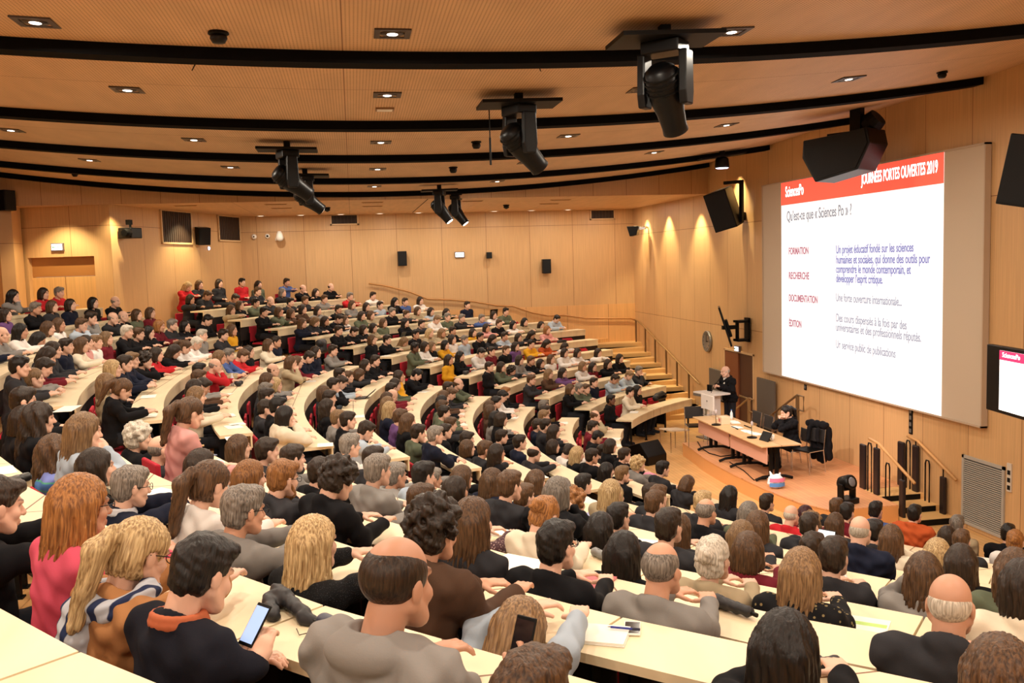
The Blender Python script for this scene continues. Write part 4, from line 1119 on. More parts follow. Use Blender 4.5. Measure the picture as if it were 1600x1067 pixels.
_cache = {}
def t_body(pose, h, build=1.0, fine=True, key=None):
    K = ('b', key or pose, h, build)
    if K not in _cache:
        rig = Rig(POSES[pose] if isinstance(pose, str) else pose, build)
        P, Q = body_field(rig, h, fine).nets(); me = np_mesh('body', P, Q); skin_paint(me, rig); _cache[K] = (me, rig)
    return _cache[K]
def t_top(pose, h, build=1.0, key=None, **kw):
    K = ('t', key or pose, h, build, tuple(sorted(kw.items())))
    if K not in _cache:
        rig = Rig(POSES[pose] if isinstance(pose, str) else pose, build)
        P, Q = top_field(rig, h, **kw).nets(); _cache[K] = np_mesh('top', P, Q)
    return _cache[K]
def t_legs(h, rig=None):
    K = ('l', h, bool(rig and rig.stand))
    if K not in _cache:
        P, Q = legs_field(rig or Rig(POSES['desk']), h).nets(); _cache[K] = np_mesh('trousers', P, Q)
    return _cache[K]
def t_hair(style, h, seed=0):
    K = ('h', style, h, seed)
    if K not in _cache:
        P, Q = hair_field(style, h, seed).nets(); _cache[K] = np_mesh('hair', P, Q)
    return _cache[K]
_mm = {}
def with_mat(me, m):
    """an object of a shared mesh that carries its own material"""
    return me, m
def child(name, me, m, parent, M=None):
    if len(me.materials) == 0: me.materials.append(m)
    o = bpy.data.objects.new(name, me); COL.objects.link(o); o.parent = parent
    o.material_slots[0].link = 'OBJECT'; o.material_slots[0].material = m
    if M is not None: o.matrix_local = M
    return o

def mat4(R, t):
    M = np.eye(4); M[:3, :3] = R; M[:3, 3] = t; return Matrix(M.tolist())

def glasses_mesh():
    mb = MB(); S = S_HEAD
    for sd in (1, -1):
        c = np.array([sd * .033, .108, .004]) * S
        mb.tube([(c[0] + .024 * S * math.cos(a), c[1] - .006 * abs(math.cos(a)), c[2] + .019 * S * math.sin(a)) for a in np.linspace(0, 2 * math.pi, 15)], .0022, 5, False)
        mb.tube([(sd * .057 * S, .104 * S, .008 * S), (sd * .080 * S, .05 * S, .008 * S), (sd * .082 * S, -.02 * S, .004 * S)], .0022, 5)
    mb.tube([(-.009 * S, .112 * S, .006 * S), (.009 * S, .112 * S, .006 * S)], .0022, 5)
    return mb.mesh('glasses', True)

def person(loc, rz, pose, hs, hcx, tc, h=.016, build=1.0, skin='l', legs=True, fine=True, key=None, glasses=False, top_kw=None, trous='d', hair_h=None, head_scale=1.0, seed=0, hair_c=None):
    me, rig = t_body(pose, h, build, fine, key)
    o = bpy.data.objects.new('person', me); COL.objects.link(o)
    if len(me.materials) == 0: me.materials.append(SKIN[skin])
    o.material_slots[0].link = 'OBJECT'; o.material_slots[0].material = SKIN[skin]
    o.location = tuple(map(float, loc)); o.rotation_euler = (0, 0, rz)
    MH = mat4(rig.RH, rig.hc)
    hm = hair_c or hair_mat(HAIRC[hcx][0] + ' hair', HAIRC[hcx][1], HAIRC[hcx][2])
    if hs != 'n': child('hair', t_hair(hs, hair_h or min(h, .012), seed), hm, o, MH)
    child('top', t_top(pose, h, build, key, **(top_kw or {})), cloth_mat(CLOTHC[tc][0] + ' cloth', CLOTHC[tc][1]) if isinstance(tc, str) else tc, o)
    if legs: child('trousers', t_legs(.024 if h > .012 else .014, rig), cloth_mat('dark trousers', '23252c') if trous == 'd' else cloth_mat('jeans', '3a4a63'), o)
    if glasses:
        if 'gl' not in _cache: _cache['gl'] = glasses_mesh()
        child('glasses', _cache['gl'], M_BLKPL, o, MH)
    return o, rig
# ================================================================ the audience: head centre in the photograph, hair style, hair colour, clothing colour, pose
HEADS = """846 508 l d t 0;870 498 s k l 1;845 568 o d k 0;861 561 o n w 0;881 551 o d w 0;903 551 o d w 0;935 551 o d w 2;858 551 o r p 0;883 542 o d w 1;911 572 o a w 0;927 573 l d m 0;951 568 o d k 0;968 560 o d k 0;880 582 l d v 0;858 584 l a x 0;961 592 s d l 1;984 586 s a l 1;998 579 s g d 2;926 598 s d n 0;917 607 s n e 0;897 610 s g e 0;883 612 o n k 0;952 620 s k k 0;963 615 l k k 0;985 612 s k c 0;651 470 o d w 0;678 472 l k k 2;657 485 o n t 0;669 487 o d l 0;698 488 l d e 0;727 480 o y c 0;734 493 s d n 0;722 497 s g d 0;755 497 s g b 0;773 492 o d w 0;787 487 s k e 0;781 505 s n k 0;761 512 o d p 0;798 508 o k w 0;818 503 l k t 0;659 506 s d d 0;683 499 s a w 1;690 520 l a t 0;651 522 s k k 0;673 520 l y t 0;706 517 s d k 0;684 534 o d w 0;708 534 s g l 0;732 529 s d k 0;744 519 o d y 0;759 531 o d d 1;783 526 s d l 0;813 527 o d d 0;829 523 l d k 1;826 538 s k y 0;806 541 l d v 0;795 546 s n k 0;768 549 s d m 0;752 551 s k w 1;717 557 l k k 0;701 562 l d y 0;692 559 s g e 0;673 543 o k y 0;655 545 o a k 0;643 546 o d w 0;752 577 s d k 0;764 579 o d e 0;791 582 c d d 2;797 566 o d g 0;827 564 s n k 0;837 585 l d o 1;448 441 s d b 0;469 444 o d w 0;486 440 s d c 0;507 436 b k k 0;529 450 s d n 0;546 451 s a n 0;565 447 s n k 0;494 457 l d k 0;461 456 s g k 0;442 457 o g d 0;454 472 s k d 0;477 469 s n d 0;488 464 b d k 0;507 467 s n g 0;531 463 s d v 0;547 463 s g r 0;566 461 s d w 0;583 462 s d w 0;605 463 l d k 0;624 459 o n e 0;639 471 s d b 0;594 477 s d l 0;573 479 o d d 0;547 478 o n g 0;529 483 s d k 0;497 485 o d g 0;478 485 b k k 2;468 487 o d x 0;450 490 o n x 2;505 501 s d k 1;467 506 o a d 1;480 505 l d k 0;444 509 l n n 0;531 501 o n w 0;558 494 o d e 0;573 493 o n t 0;617 488 s g k 0;636 491 s n d 0;634 504 l k k 0;586 506 o n e 0;570 514 o d t 0;559 516 o d k 2;534 521 s d k 1;500 521 s d k 0;560 527 s d g 0;575 532 o n k 0;597 532 s d k 0;632 534 l a t 1;627 548 s k e 0;455 566 o n t 2;483 558 s d n 1;494 550 o d n 0;570 571 l d k 0;258 449 l y k 0;279 451 o n d 0;303 450 o d k 0;321 446 b k x 0;354 445 s d k 0;364 445 b g e 0;404 445 l d e 0;424 444 l k e 0;290 467 l y r 1;306 467 o d d 2;316 462 s n d 1;368 466 s d d 1;346 482 o d d 0;363 484 l n t 0;378 477 o n k 0;401 458 s n d 0;420 456 s k r 0;396 473 s k e 0;418 472 b g d 2;407 488 s k k 0;436 487 o n e 2;326 500 s k k 1;337 519 s k n 1;267 508 s g d 0;286 510 o k k 0;245 510 o r m 0;316 524 s h g 0;363 516 o n y 0;273 549 l d k 1;290 542 p n w 1;310 563 s h w 1;329 560 b g r 2;344 558 o a t 0;357 555 s g b 3;370 547 s d d 0;389 550 o d k 0;399 537 s n p 0;420 539 o n c 0;432 534 s d n 0;433 563 l d e 0;427 578 b n d 0;24 466 l k g 2;63 464 s g r 0;56 482 s g k 0;71 479 o d r 0;83 481 o n d 0;107 478 o d n 0;149 481 o k k 0;175 471 b g k 0;9 492 o d v 0;139 497 s d g 2;177 497 b g d 2;196 494 b g k 0;213 492 o n e 0;234 489 o n m 0;36 517 l k w 0;58 531 l k w 1;76 513 l n c 0;96 507 l n w 0;128 507 s n l 2;3 523 b n g 0;200 518 s h k 0;210 523 s n k 0;227 520 l k k 2;128 539 l n c 0;145 533 o d p 0;157 533 s a w 0;171 528 l a m 0;104 541 s d n 0;84 547 o d d 0;73 557 o d d 1;42 560 o d d 0;31 573 s k d 0;71 573 s d m 1;54 591 p a g 3;3 593 b n n 0;177 576 o y d 0;195 568 s d n 0;206 563 s a n 3;227 563 c d k 2;245 554 o d r 0;156 594 l a t 0;921 645 B n t 2;859 654 s d k 0;843 641 s n d 0;845 673 s d n 0;859 672 s d d 0;874 681 l d k 0;872 703 o d d 0;895 709 s d w 1;923 719 l y k 0;952 724 s d k 0;914 681 s d m 0;934 683 s k k 1;951 694 o d k 0;945 707 s d k 0;976 711 s d k 0;998 725 c y g 0;954 753 s d k 0;982 748 l k k 0;907 755 s k w 0;877 764 o g k 0;968 771 l y t 0;1029 759 s a k 0;1024 774 s n d 0;1077 746 s k d 0;1084 759 o n d 1;694 604 b n e 3;684 619 s n d 1;678 612 s d k 0;667 625 l n x 0;673 637 o k k 0;679 648 s n e 0;680 660 s d e 0;695 673 s d k 0;705 664 s n d 0;710 692 s g n 3;734 689 s d k 0;752 699 s n d 0;731 700 o n d 0;645 671 s d e 2;759 625 s k k 0;754 635 l n m 0;770 612 s r k 0;785 619 s k w 1;767 643 o n x 0;784 655 o d k 0;811 666 s a t 0;763 673 l k g 0;784 682 s d k 0;814 692 s d n 0;833 708 B d d 0;810 720 l d k 0;837 648 s g n 0;695 729 l n n 0;733 744 s n d 0;643 736 s g g 0;624 588 o d y 0;648 578 s k k 1;561 586 o n d 1;529 586 s d k 0;535 596 s d l 1;546 588 s n d 0;521 601 s d k 2;490 607 o n m 0;498 615 o n d 0;502 625 s d d 0;497 646 l d k 0;529 654 s a g 0;544 643 s d k 3;599 599 s d k 0;586 607 s d m 0;591 612 b n m 1;604 607 o d e 0;585 622 o n x 0;586 636 l a x 0;589 651 l y n 0;593 667 s d l 1;629 654 s n v 0;642 661 l n k 0;452 648 s k k 0;445 628 s g d 0;472 721 s d g 0;576 706 s g w 0;296 584 s n g 0;312 579 s k d 0;317 604 s d x 1;295 604 o d k 0;288 628 o a c 0;392 602 s n r 1;418 594 o n d 0;431 601 o y g 2;397 631 s d k 0;416 638 s d d 0;260 706 b g d 0;218 683 c h k 0;314 726 l d g 0;379 701 l n t 0;419 705 s d d 0;193 612 p n k 1;15 659 w d k 0;37 654 o d k 2;130 672 l a l 2;141 726 o d k 0;195 677 o n k 0;476 729 s d k 0;527 748 c d k 1;600 722 s d d 0;631 745 s g g 0;660 742 s k l 0;696 737 l n k 0;705 765 o d k 0;733 752 s n d 0;783 757 c r d 0;840 752 l n d 0;877 788 s k k 0;755 817 l n d 0;940 827 l k g 0;969 777 l y d 0;958 805 l n d 0;1021 786 s n d 0;1039 821 s d d 0;976 863 l k k 0;1091 797 B g k 0;1078 781 s y d 0;1141 774 l k d 0;1159 776 s d d 0;1140 797 o g e 0;1148 836 l a d 0;1184 820 l n d 0;1184 863 o n m 0;1225 781 s k m 0;1195 790 o x m 0;1255 784 s d d 0;1237 805 b h r 0;1268 820 c a d 0;1318 794 s n d 0;1305 818 l n d 0;1357 805 s k d 0;1383 800 s k b 0;1393 841 l n c 2;1235 852 s d w 0;1303 870 s d d 0;1462 815 s g t 0;1482 825 o d x 0;1502 845 s n d 0;1526 827 s k k 0;1586 845 u r w 0;1465 866 o y k 0;1502 879 l d k 0;1599 916 o d c 0;33 620 s d k 0;2 428 s d k 0"""
# ================================================================ desks
ORD = ('zeroth first second third fourth fifth sixth seventh eighth ninth tenth eleventh twelfth thirteenth fourteenth fifteenth sixteenth seventeenth eighteenth nineteenth twentieth '
       'twenty-first twenty-second twenty-third twenty-fourth twenty-fifth twenty-sixth twenty-seventh twenty-eighth twenty-ninth thirtieth').split() + ['thirty-%s' % x for x in ('first', 'second', 'third', 'fourth', 'fifth', 'sixth', 'seventh', 'eighth', 'ninth')]
NUM = 'nought one two three four five six seven eight nine ten eleven twelve thirteen fourteen'.split()
DESK_D, DESK_H = .42, .74
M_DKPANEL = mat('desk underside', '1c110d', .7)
def in_view(x, y, z, m=60):
    if depth((x, y, z)) < .4: return False
    u, v = topx((x, y, z)); return -m < u < 1600 + m and -m < v < 1067 + m
def desk_end_far(k):                     # angle where a far block desk stops
    if k in ARIGHT:
        x = ARIGHT[k]; r = rowR(k); return 180 - math.degrees(math.acos((x - CEN[0]) / r)) if False else math.degrees(math.acos((CEN[0] - x) / r))
    return math.degrees(math.asin(min(1, (31.7 - CEN[1]) / (rowR(k) + DESK_D))))
NEARDR = {12: .15, 11: .08}
def rowRa(k, a): return rowR(k) + (NEARDR.get(k, 0) if a < -31 else 0)
def desk(k, a0, a1, label, straight=False, gap=0.0):
    r, z = rowRa(k, (a0 + a1) / 2) if straight else rowR(k), rowF(k)
    t = empty('auditorium_desk', (*polar(r + DESK_D / 2, (a0 + a1) / 2), z), 0, label, 'desk', 'curved rows of pale desks')
    o = np.array([*polar(r + DESK_D / 2, (a0 + a1) / 2), z])
    n = 1 if straight else max(2, int(math.radians(a1 - a0) * r / .45))
    g = math.degrees(gap / r) / 2
    A = np.linspace(a0 + g, a1 - g, n + 1)
    def strip(ra, rb, z0, z1):
        mb = MB()
        v = []
        for a in A:
            for rr, zz in ((ra, z0), (rb, z0), (rb, z1), (ra, z1)):
                x, y = polar(rr, a); v.append((x - o[0], y - o[1], zz))
        f = []
        for i in range(n):
            b = 4 * i
            for j in range(4): f.append((b + j, b + (j + 1) % 4, b + 4 + (j + 1) % 4, b + 4 + j))
        f += [(0, 1, 2, 3), (4 * n + 3, 4 * n + 2, 4 * n + 1, 4 * n)]
        return mb.add(v, f)
    strip(r, r + DESK_D, DESK_H - .042, DESK_H).build('desktop', M_BEECH, t)
    strip(r + .012, r + .032, DESK_H - .20, DESK_H - .042).build('front_panel', M_BEECH, t)
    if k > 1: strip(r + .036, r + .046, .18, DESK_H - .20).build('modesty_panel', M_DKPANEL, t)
    m = max(2, int(round(math.radians(a1 - a0) * r / 1.35)) + 1)
    for a in np.linspace(a0 + math.degrees(.1 / r), a1 - math.degrees(.1 / r), m):
        x, y = polar(r + .075, a); x -= o[0]; y -= o[1]
        MB().box((x - .02, y - .02, 0), (x + .02, y + .02, DESK_H - .042)).box((x - .035, y - .035, 0), (x + .035, y + .035, .012)).build('leg', M_BLACK, t)
    return t
for k in range(1, 13):
    desk(k, a1hi(k), desk_end_far(k), 'curved pale desk of the far block, row %s up from the stage' % NUM[k])
for k in range(1, 14):
    hi = a1lo(k)
    desk(k, a2hi(k), hi, 'curved pale desk of the middle block, row %s up from the stage' % NUM[k])
JOINT = {12: -42.3, 10: -43.8, 9: -33.8, 8: -34.7, 6: -44.3}
for k in range(1, 13):
    st = math.degrees(1.72 / rowR(k)); a0 = JOINT.get(k, -40.0 + 1.7 * (k % 3)); B = [a0]
    while B[-1] + st * .6 < a2lo(k): B.append(min(B[-1] + st, a2lo(k)))
    if a2lo(k) - B[-1] > .2: B[-1] = a2lo(k)
    B = B[::-1]; B.append(a0)
    B = sorted(set(B), reverse=True)
    while B[-1] > -76: B.append(B[-1] - st)
    n = 0
    for i in range(len(B) - 1):
        x, y = polar(rowR(k) + .2, B[i]); x2, y2 = polar(rowR(k) + .2, B[i + 1])
        z = rowF(k) + DESK_H
        if x2 > 9.5 or not (in_view(x, y, z) or in_view(x2, y2, z) or in_view((x + x2) / 2, (y + y2) / 2, z)): continue
        n += 1
        desk(k, B[i + 1], B[i], 'straight pale desk of the near block, row %s, %s piece from its aisle' % (NUM[k], ORD[n]), True, .014)

# ================================================================ people placed in the rows
BLOCK = lambda a, k: 'far' if a > (a1lo(k) + a1hi(k)) / 2 else ('near' if a < (a2lo(k) + a2hi(k)) / 2 else 'middle')
placed = []; homeless = []
HIP_OFF = .70                 # hips behind the front edge of the desk
def find_seat(px, py, hc, krange=None, kfix=None, bias=0.0):
    """best row and point on the viewing ray for a seated head; hc = the head centre in the sitter's own frame"""
    r = rays((px, py)); best = None
    Zs = np.arange(.9, 4.62, .01); T = (Zs - CAMH) / r[2]; ok = T > 0
    for z, t in zip(Zs[ok], T[ok]):
        x, y = r[0] * t, r[1] * t
        if y < 1.2 or x > 9.75 or y > 31.7: continue
        rr = math.hypot(x - CEN[0], y - CEN[1])
        for k in range(0, 14):
            if kfix is not None and k != kfix: continue
            if k == 0:
                if rr > R1 - .55: continue
                dr = 0
                if x > 7.0 and y > 13.9: continue
                dz = z - hc[2]
            else:
                dr = rr - (rowRa(k, ang_of(x, y)) + HIP_OFF - hc[1]); dz = z - rowF(k) - hc[2]
            if abs(dr) > (.055 if kfix is None else .10) or dz < (-.24 if kfix is None else -.34) or dz > (.075 if kfix is None else .30): continue
            c = (dr / .05) ** 2 + (dz / .085) ** 2
            if c > (90 if kfix is None else 400): continue
            for q in placed:
                if q['k'] == k and abs(q['x'] - x) + abs(q['y'] - y) < .8:
                    d = math.hypot(q['x'] - x, q['y'] - y)
                    if d < .56: c += min(9, ((.56 - d) / .10) ** 2)
            if best is None or c < best[0]: best = (c, k, x, y, z)
    return best

POSEK = {'0': 'desk', '1': 'write', '2': 'chin', '3': 'cross', '4': 'back'}
rigs = {p: Rig(POSES[p]) for p in POSES}
LOOK = np.array([9.3, 17.4])
def place(px, py, hs, hcx, tc, pose, kfix=None, **kw):
    rig = Rig(pose) if isinstance(pose, dict) else rigs[pose]
    b = find_seat(px, py, rig.hc, kfix=kfix)
    if b is None:
        homeless.append(dict(px=px, py=py, hs=hs, hc=hcx, tc=tc, pose=pose, rig=rig, kw=kw)); return None
    c, k, x, y, z = b
    a = ang_of(x, y)
    q = dict(px=px, py=py, hs=hs, hc=hcx, tc=tc, pose=pose, k=k, x=x, y=y, z=z, a=a, d=depth((x, y, z)), cost=c, rig=rig, kw=kw)
    placed.append(q); return q

def spread(q_list):
    """neighbours in a row keep a shoulder's width apart along the arc and stay behind their own desk"""
    rws_ = {}; gone = []
    for q in q_list: rws_.setdefault((q['k'], BLOCK(q['a'], q['k']) if q['k'] else 'front'), []).append(q)
    for (k, b), v in rws_.items():
        lo, hi = -95.0, 95.0
        if b == 'far': lo, hi = a1hi(k), desk_end_far(k) if k <= 12 else 60
        if b == 'middle': lo, hi = a2hi(k), a1lo(k)
        if b == 'near': hi = a2lo(k)
        deg = lambda q, m: math.degrees(m / q['r'])
        while len(v) > 1 and any(not q['special0'] for q in v) and sum(deg(q, 2 * q['half']) for q in v) > hi - lo:
            w_ = max((q for q in v if not q['special0']), key=lambda q: q['cost']); v.remove(w_); gone.append(w_)
        v.sort(key=lambda q: q['a'])
        for it in range(600):
            moved = False
            for p, q in zip(v, v[1:]):
                need = deg(p, p['half'] + q['half']); gap = q['a'] - p['a']
                if gap < need - 1e-4:
                    s_ = need - gap + 2e-3; wp = .5 if p['special0'] == q['special0'] else (.02 if p['special0'] else .98); p['a'] -= s_ * wp; q['a'] += s_ * (1 - wp); moved = True
            for q in v:
                m = deg(q, q['half'])
                if q['a'] < lo + m - 1e-6: q['a'] = lo + m; moved = True
                if q['a'] > hi - m + 1e-6: q['a'] = hi - m; moved = True
            if not moved: break
        for q in v: q['x'], q['y'] = polar(q['r'], q['a'])
    for g_ in gone: q_list.remove(g_)
    return gone
def reseat(q, q_list):
    """a sitter with no room left takes the nearest free place seen close to the same spot"""
    best = None
    for k in range(1, 14):
        for b in ('far', 'middle', 'near'):
            lo, hi = {'far': (a1hi(k), desk_end_far(k) if k <= 12 else 60), 'middle': (a2hi(k), a1lo(k)), 'near': (-62, a2lo(k))}[b]
            hc = q['rig'].hc; off = rowR(k) + HIP_OFF - hc[1]
            m = math.degrees((q['half'] + .004) / off); oc = [p for p in q_list if p['k'] == k and lo - 1 < p['a'] < hi + 1]
            a = lo + m
            while a <= hi - m:
                if all(abs(a - p['a']) > math.degrees((q['half'] + p['half'] + .004) / off) for p in oc):
                    r = off + (NEARDR.get(k, 0) if a < -31 else 0); x, y = polar(r, a); z = rowF(k) + hc[2]
                    if depth((x, y, z)) > 3 and x < 9.7 and y < 31.6 and not (y > 25 and x < -5.6 + (y - 25.1) * .3366):
                        u, v = topx((x, y, z)); e = math.hypot(u - q['px'], v - q['py'])
                        if best is None or e < best[0]: best = (e, k, a, r, x, y, z)
                a += .5
    if best is None or best[0] > 70: return False
    e, k, a, r, x, y, z = best
    q.update(k=k, a=a, r=r, x=x, y=y, z=z, d=depth((x, y, z)), cost=e, px=topx((x, y, z))[0]); q_list.append(q); return True
# ---- the people nearest the camera and other singular sitters
def sp(px, py, hs, hc, tc, pose='desk', k=None, label=None, yaw=0.0, over=None, **kw):
    P = dict(POSES[pose])
    for k_ in ('rh', 'lh'):
        if over and k_ in over: P.pop({'rh': 'relb', 'lh': 'lelb'}[k_], None)
    P.update(over or {})
    for k_, e_, sd in (('rh', 'relb', 1), ('lh', 'lelb', -1)):
        if e_ not in P: P[e_] = (sd * .235, min(.17, P[k_][1] - .1), min(.80, P[k_][2] + .02))
    q = None
    for kk in ((k, k + 1, k - 1, k + 2) if k else (None,)):
        q = place(px, py, hs, hc, tc, P, kfix=kk, **kw)
        if q: break
        homeless.pop()
    if q is None:
        print('MISSING', px, py); return None
    q.update(label=label, special=True, yaw=yaw); return q
S_ = {}
def print_mat(name, base, specks, scale, size, kind='voronoi'):
    m = mat(name, base, .9, spec=.25); nt, N, L = nodes(m)
    tc = N.new('ShaderNodeTexCoord'); vo = N.new('ShaderNodeTexVoronoi'); vo.inputs['Scale'].default_value = scale; L.new(tc.outputs['Object'], vo.inputs['Vector'])
    cr = N.new('ShaderNodeValToRGB'); cr.color_ramp.interpolation = 'CONSTANT'
    if kind == 'voronoi': src = vo.outputs['Distance']; cr.color_ramp.elements[0].color = lin(specks); cr.color_ramp.elements[1].color = lin(base); cr.color_ramp.elements[1].position = size
    else:
        wv = N.new('ShaderNodeTexWave'); wv.bands_direction = 'Z'; wv.inputs['Scale'].default_value = scale; L.new(tc.outputs['Object'], wv.inputs['Vector']); src = wv.outputs['Fac']
        cr.color_ramp.elements[0].color = lin(base); cr.color_ramp.elements[1].color = lin(specks); cr.color_ramp.elements[1].position = .45
        e_ = cr.color_ramp.elements.new(.7); e_.color = lin('5a86c9')
    L.new(src, cr.inputs[0]); L.new(cr.outputs[0], N['Principled BSDF'].inputs['Base Color']); return m
M_FLORAL = print_mat('black floral cloth', '131316', '8a7a55', 26, .22)
M_GLIT = print_mat('glittery black cloth', '0e0e10', '6b6b70', 190, .16)
M_STRIPE = print_mat('striped cardigan', '7a86c9', '62b39a', 2.2, .5, 'wave')
M_CAMEL = cloth_mat('camel cloth', 'a5744a'); M_PINK = cloth_mat('bright pink cloth', 'd4566e'); M_INK = cloth_mat('ink cloth', '161721'); M_PATT = print_mat('patterned cloth', '4a3238', 'a58e88', 60, .3)
S_['bald'] = sp(635, 912, 'B', 'd', 'g', 'desk', 11, 'large balding person in a grey zipped jacket looking at a held phone', over=dict(hp=.16, rh=(.25, .38, .84), rcurl=.9, rdir=(-.1, .5, .85), rn=(-.8, .5, 0), lh=(-.16, .4, .84)), build=1.05, top_kw=dict(loose=.022, jacket=True, hood=True), skin='t')
S_['blackh'] = sp(308, 893, 's', 'k', M_INK, 'write', 11, 'person with thick black hair and an orange collar over a navy sweater', over=dict(lean=.12, hp=.42, rh=(.31, .13, .78), rcurl=.8, rdir=(-.25, .45, .75), lh=(.17, .16, .75), ldir=(.7, .5, .2)), build=1.05, top_kw=dict(loose=.014))
S_['pony'] = sp(212, 862, 'p', 'y', M_CAMEL, 'write', 11, 'blonde ponytailed person in a camel coat and blue and white scarf', over=dict(lean=.16, hp=.42), glasses=True, top_kw=dict(loose=.022, jacket=True))
S_['redh'] = sp(140, 795, 'm', 'r', M_PINK, 'desk', 11, 'auburn-haired person with glasses in a bright pink sweater', over=dict(hp=.12), glasses=True)
S_['boy'] = sp(-4, 790, 's', 'd', 'k', 'desk', 11, 'short-haired person in black cut by the left edge of the photo', over=dict(hp=.2, rh=(.22, .34, .84)))
S_['greym'] = sp(381, 797, 's', 'g', 'g', 'desk', 10, 'grey-haired person with glasses in a grey cardigan, profile to the right', over=dict(hp=.14, rh=(.10, .44, .84), rcurl=.9, lh=(.0, .45, .84), lcurl=.9), glasses=True, top_kw=dict(loose=.018))
S_['ponyw'] = sp(330, 757, 'p', 'n', 'w', 'write', 10, 'brown ponytailed person with a fringe in a white top', over=dict(lean=.15, hp=.3))
S_['greych'] = sp(187, 753, 's', 'g', 'n', 'desk', 10, 'grey-haired person with glasses and a checked collar under a navy sweater', over=dict(hp=.15), glasses=True)
S_['blonde'] = sp(492, 848, 'm', 'y', M_GLIT, 'desk', 10, 'blonde person seen from behind in a glittery black scooped top', over=dict(hp=.1, rh=(.26, .40, .84), rcurl=.8), top_kw=dict(loose=.010, scoop=.09))
S_['curly'] = sp(684, 828, 'c', 'd', 'x', 'write', 10, 'curly dark-haired person in a brown sweater writing at the desk', over=dict(lean=.16, hp=.30, rh=(.20, .47, .84), lh=(-.02, .46, .84)), build=1.1, top_kw=dict(loose=.02))
S_['curlyb'] = sp(740, 838, 'c', 'd', M_PATT, 'write', 8, 'curly-haired person in a patterned top half hidden behind the writing person')
S_['phonew'] = sp(808, 985, 'm', 'a', 'l', 'write', 10, 'person with streaked light brown hair bending forward in a pale teal top', over=dict(lean=.20, hp=.5))
S_['fronthair'] = sp(815, 1092, 's', 'n', 'd', 'desk', 11, 'top of a brown-haired head at the bottom edge, left of middle')
S_['shortd'] = sp(869, 852, 's', 'k', 'k', 'desk', 9, 'short black-haired person with glasses in a black jacket before the pink folder', over=dict(hp=.12), glasses=True, build=1.05)
S_['bunr'] = sp(852, 806, 'u', 'r', 'c', 'write', 8, 'person with an auburn bun leaning in a cream scarf over paper')
S_['balding'] = sp(1034, 888, 'B', 'g', 'g', 'desk', 9, 'balding grey-haired person in a grey sweater, centre right of the foreground', build=1.08)
S_['bung'] = sp(1115, 872, 'u', 'h', 't', 'desk', 8, 'person with grey-blonde pinned-up plaited hair and a dark clip')
S_['floral'] = sp(1253, 893, 'l', 'a', M_FLORAL, 'desk', 8, 'person with very long light brown hair in a black floral top')
S_['darkl'] = sp(1228, 1015, 'l', 'k', 'k', 'desk', 10, 'long glossy black-haired person cut by the bottom edge')
S_['baldr'] = sp(1485, 945, 'b', 'h', 'd', 'desk', 9, 'large bald white-haired person in a dark grey polo shirt', build=1.14, top_kw=dict(loose=.014, collar=.02))
S_['brr'] = sp(1563, 1062, 'o', 'n', 'd', 'desk', 10, 'brown-haired person at the bottom right corner')
S_['hood'] = sp(657, 782, 's', 'n', 'g', 'chin', 8, 'person in a light grey hooded sweatshirt resting their face on both hands', over=dict(lh=(-.05, .29, .97), lelb=(-.2, .36, .84)), top_kw=dict(loose=.024, hood=True))
S_['hood2'] = sp(631, 747, 's', 'g', 'g', 'desk', 7, 'person with spiky greying hair in a pale grey hooded top', top_kw=dict(loose=.02, hood=True))
S_['cream'] = sp(477, 668, 'o', 'k', 'c', 'chin', 7, 'dark-haired person in a loose cream shirt, chin on hand', build=1.1, top_kw=dict(loose=.03))
S_['suit'] = sp(1344, 829, 'b', 'h', 'n', 'desk', 5, 'white-haired balding person in a navy suit jacket', build=1.14, top_kw=dict(loose=.022, jacket=True, collar=.01))
S_['headw'] = sp(1451, 897, 'm', 'n', 'g', 'chin', 7, 'brown-haired person in grey with both hands at their head', over=dict(lh=(-.10, .14, 1.08), rh=(.10, .14, 1.08), lelb=(-.26, .34, .84), relb=(.26, .34, .84)))
S_['longr'] = sp(1576, 890, 'l', 'n', 'e', 'desk', 7, 'person with very long brown hair in olive at the right edge')
S_['pinkw'] = sp(298, 645, 'p', 'n', 'p', 'write', 9, 'ponytailed person in a pale pink sweater looking down at a booklet', over=dict(lean=.10, hp=.3))
S_['orange'] = sp(1430, 803, 's', 'k', 'o', 'desk', None, 'dark-haired person in a rust orange jacket near the stage steps', top_kw=dict(loose=.03, jacket=True))
S_['bigblack'] = sp(808, 757, 'o', 'g', 'k', 'chin', 7, 'grey-haired person in a wide black jacket, hand at the cheek', build=1.12, top_kw=dict(loose=.028, jacket=True))
S_['redlong'] = sp(394, 747, 'l', 'r', 'k', 'desk', 8, 'person with long straight auburn hair beside a bearded neighbour')
S_['vest'] = sp(440, 747, 's', 'r', 'd', 'write', 9, 'red-haired bearded person with glasses in a grey quilted vest', over=dict(lean=.15, hp=.2), glasses=True, top_kw=dict(loose=.026, jacket=True))
S_['striped'] = sp(98, 712, 'w', 'n', M_STRIPE, 'desk', 9, 'person with long wavy brown hair in a blue and green striped cardigan')
entries = []
for e in HEADS.split(';'):
    a = e.split(); entries.append((int(a[0]), int(a[1]), a[2:]))
entries.sort(key=lambda e: -e[1])
DARK = {(952, 620), (827, 506), (627, 548)}
for px, py, c in entries:
    pose = POSEK[c[3]]
    if pose == 'desk' and (px * 7 + py) % 3 == 0: pose = 'back'
    q = place(px, py, c[0], c[1], c[2], pose)
    if q: q['label'] = None; q['special'] = False; q['yaw'] = ((px * 13 + py * 7) % 21 - 10) / 10 * .03
for q in homeless: q.update(label=None, special=False, yaw=0.0)
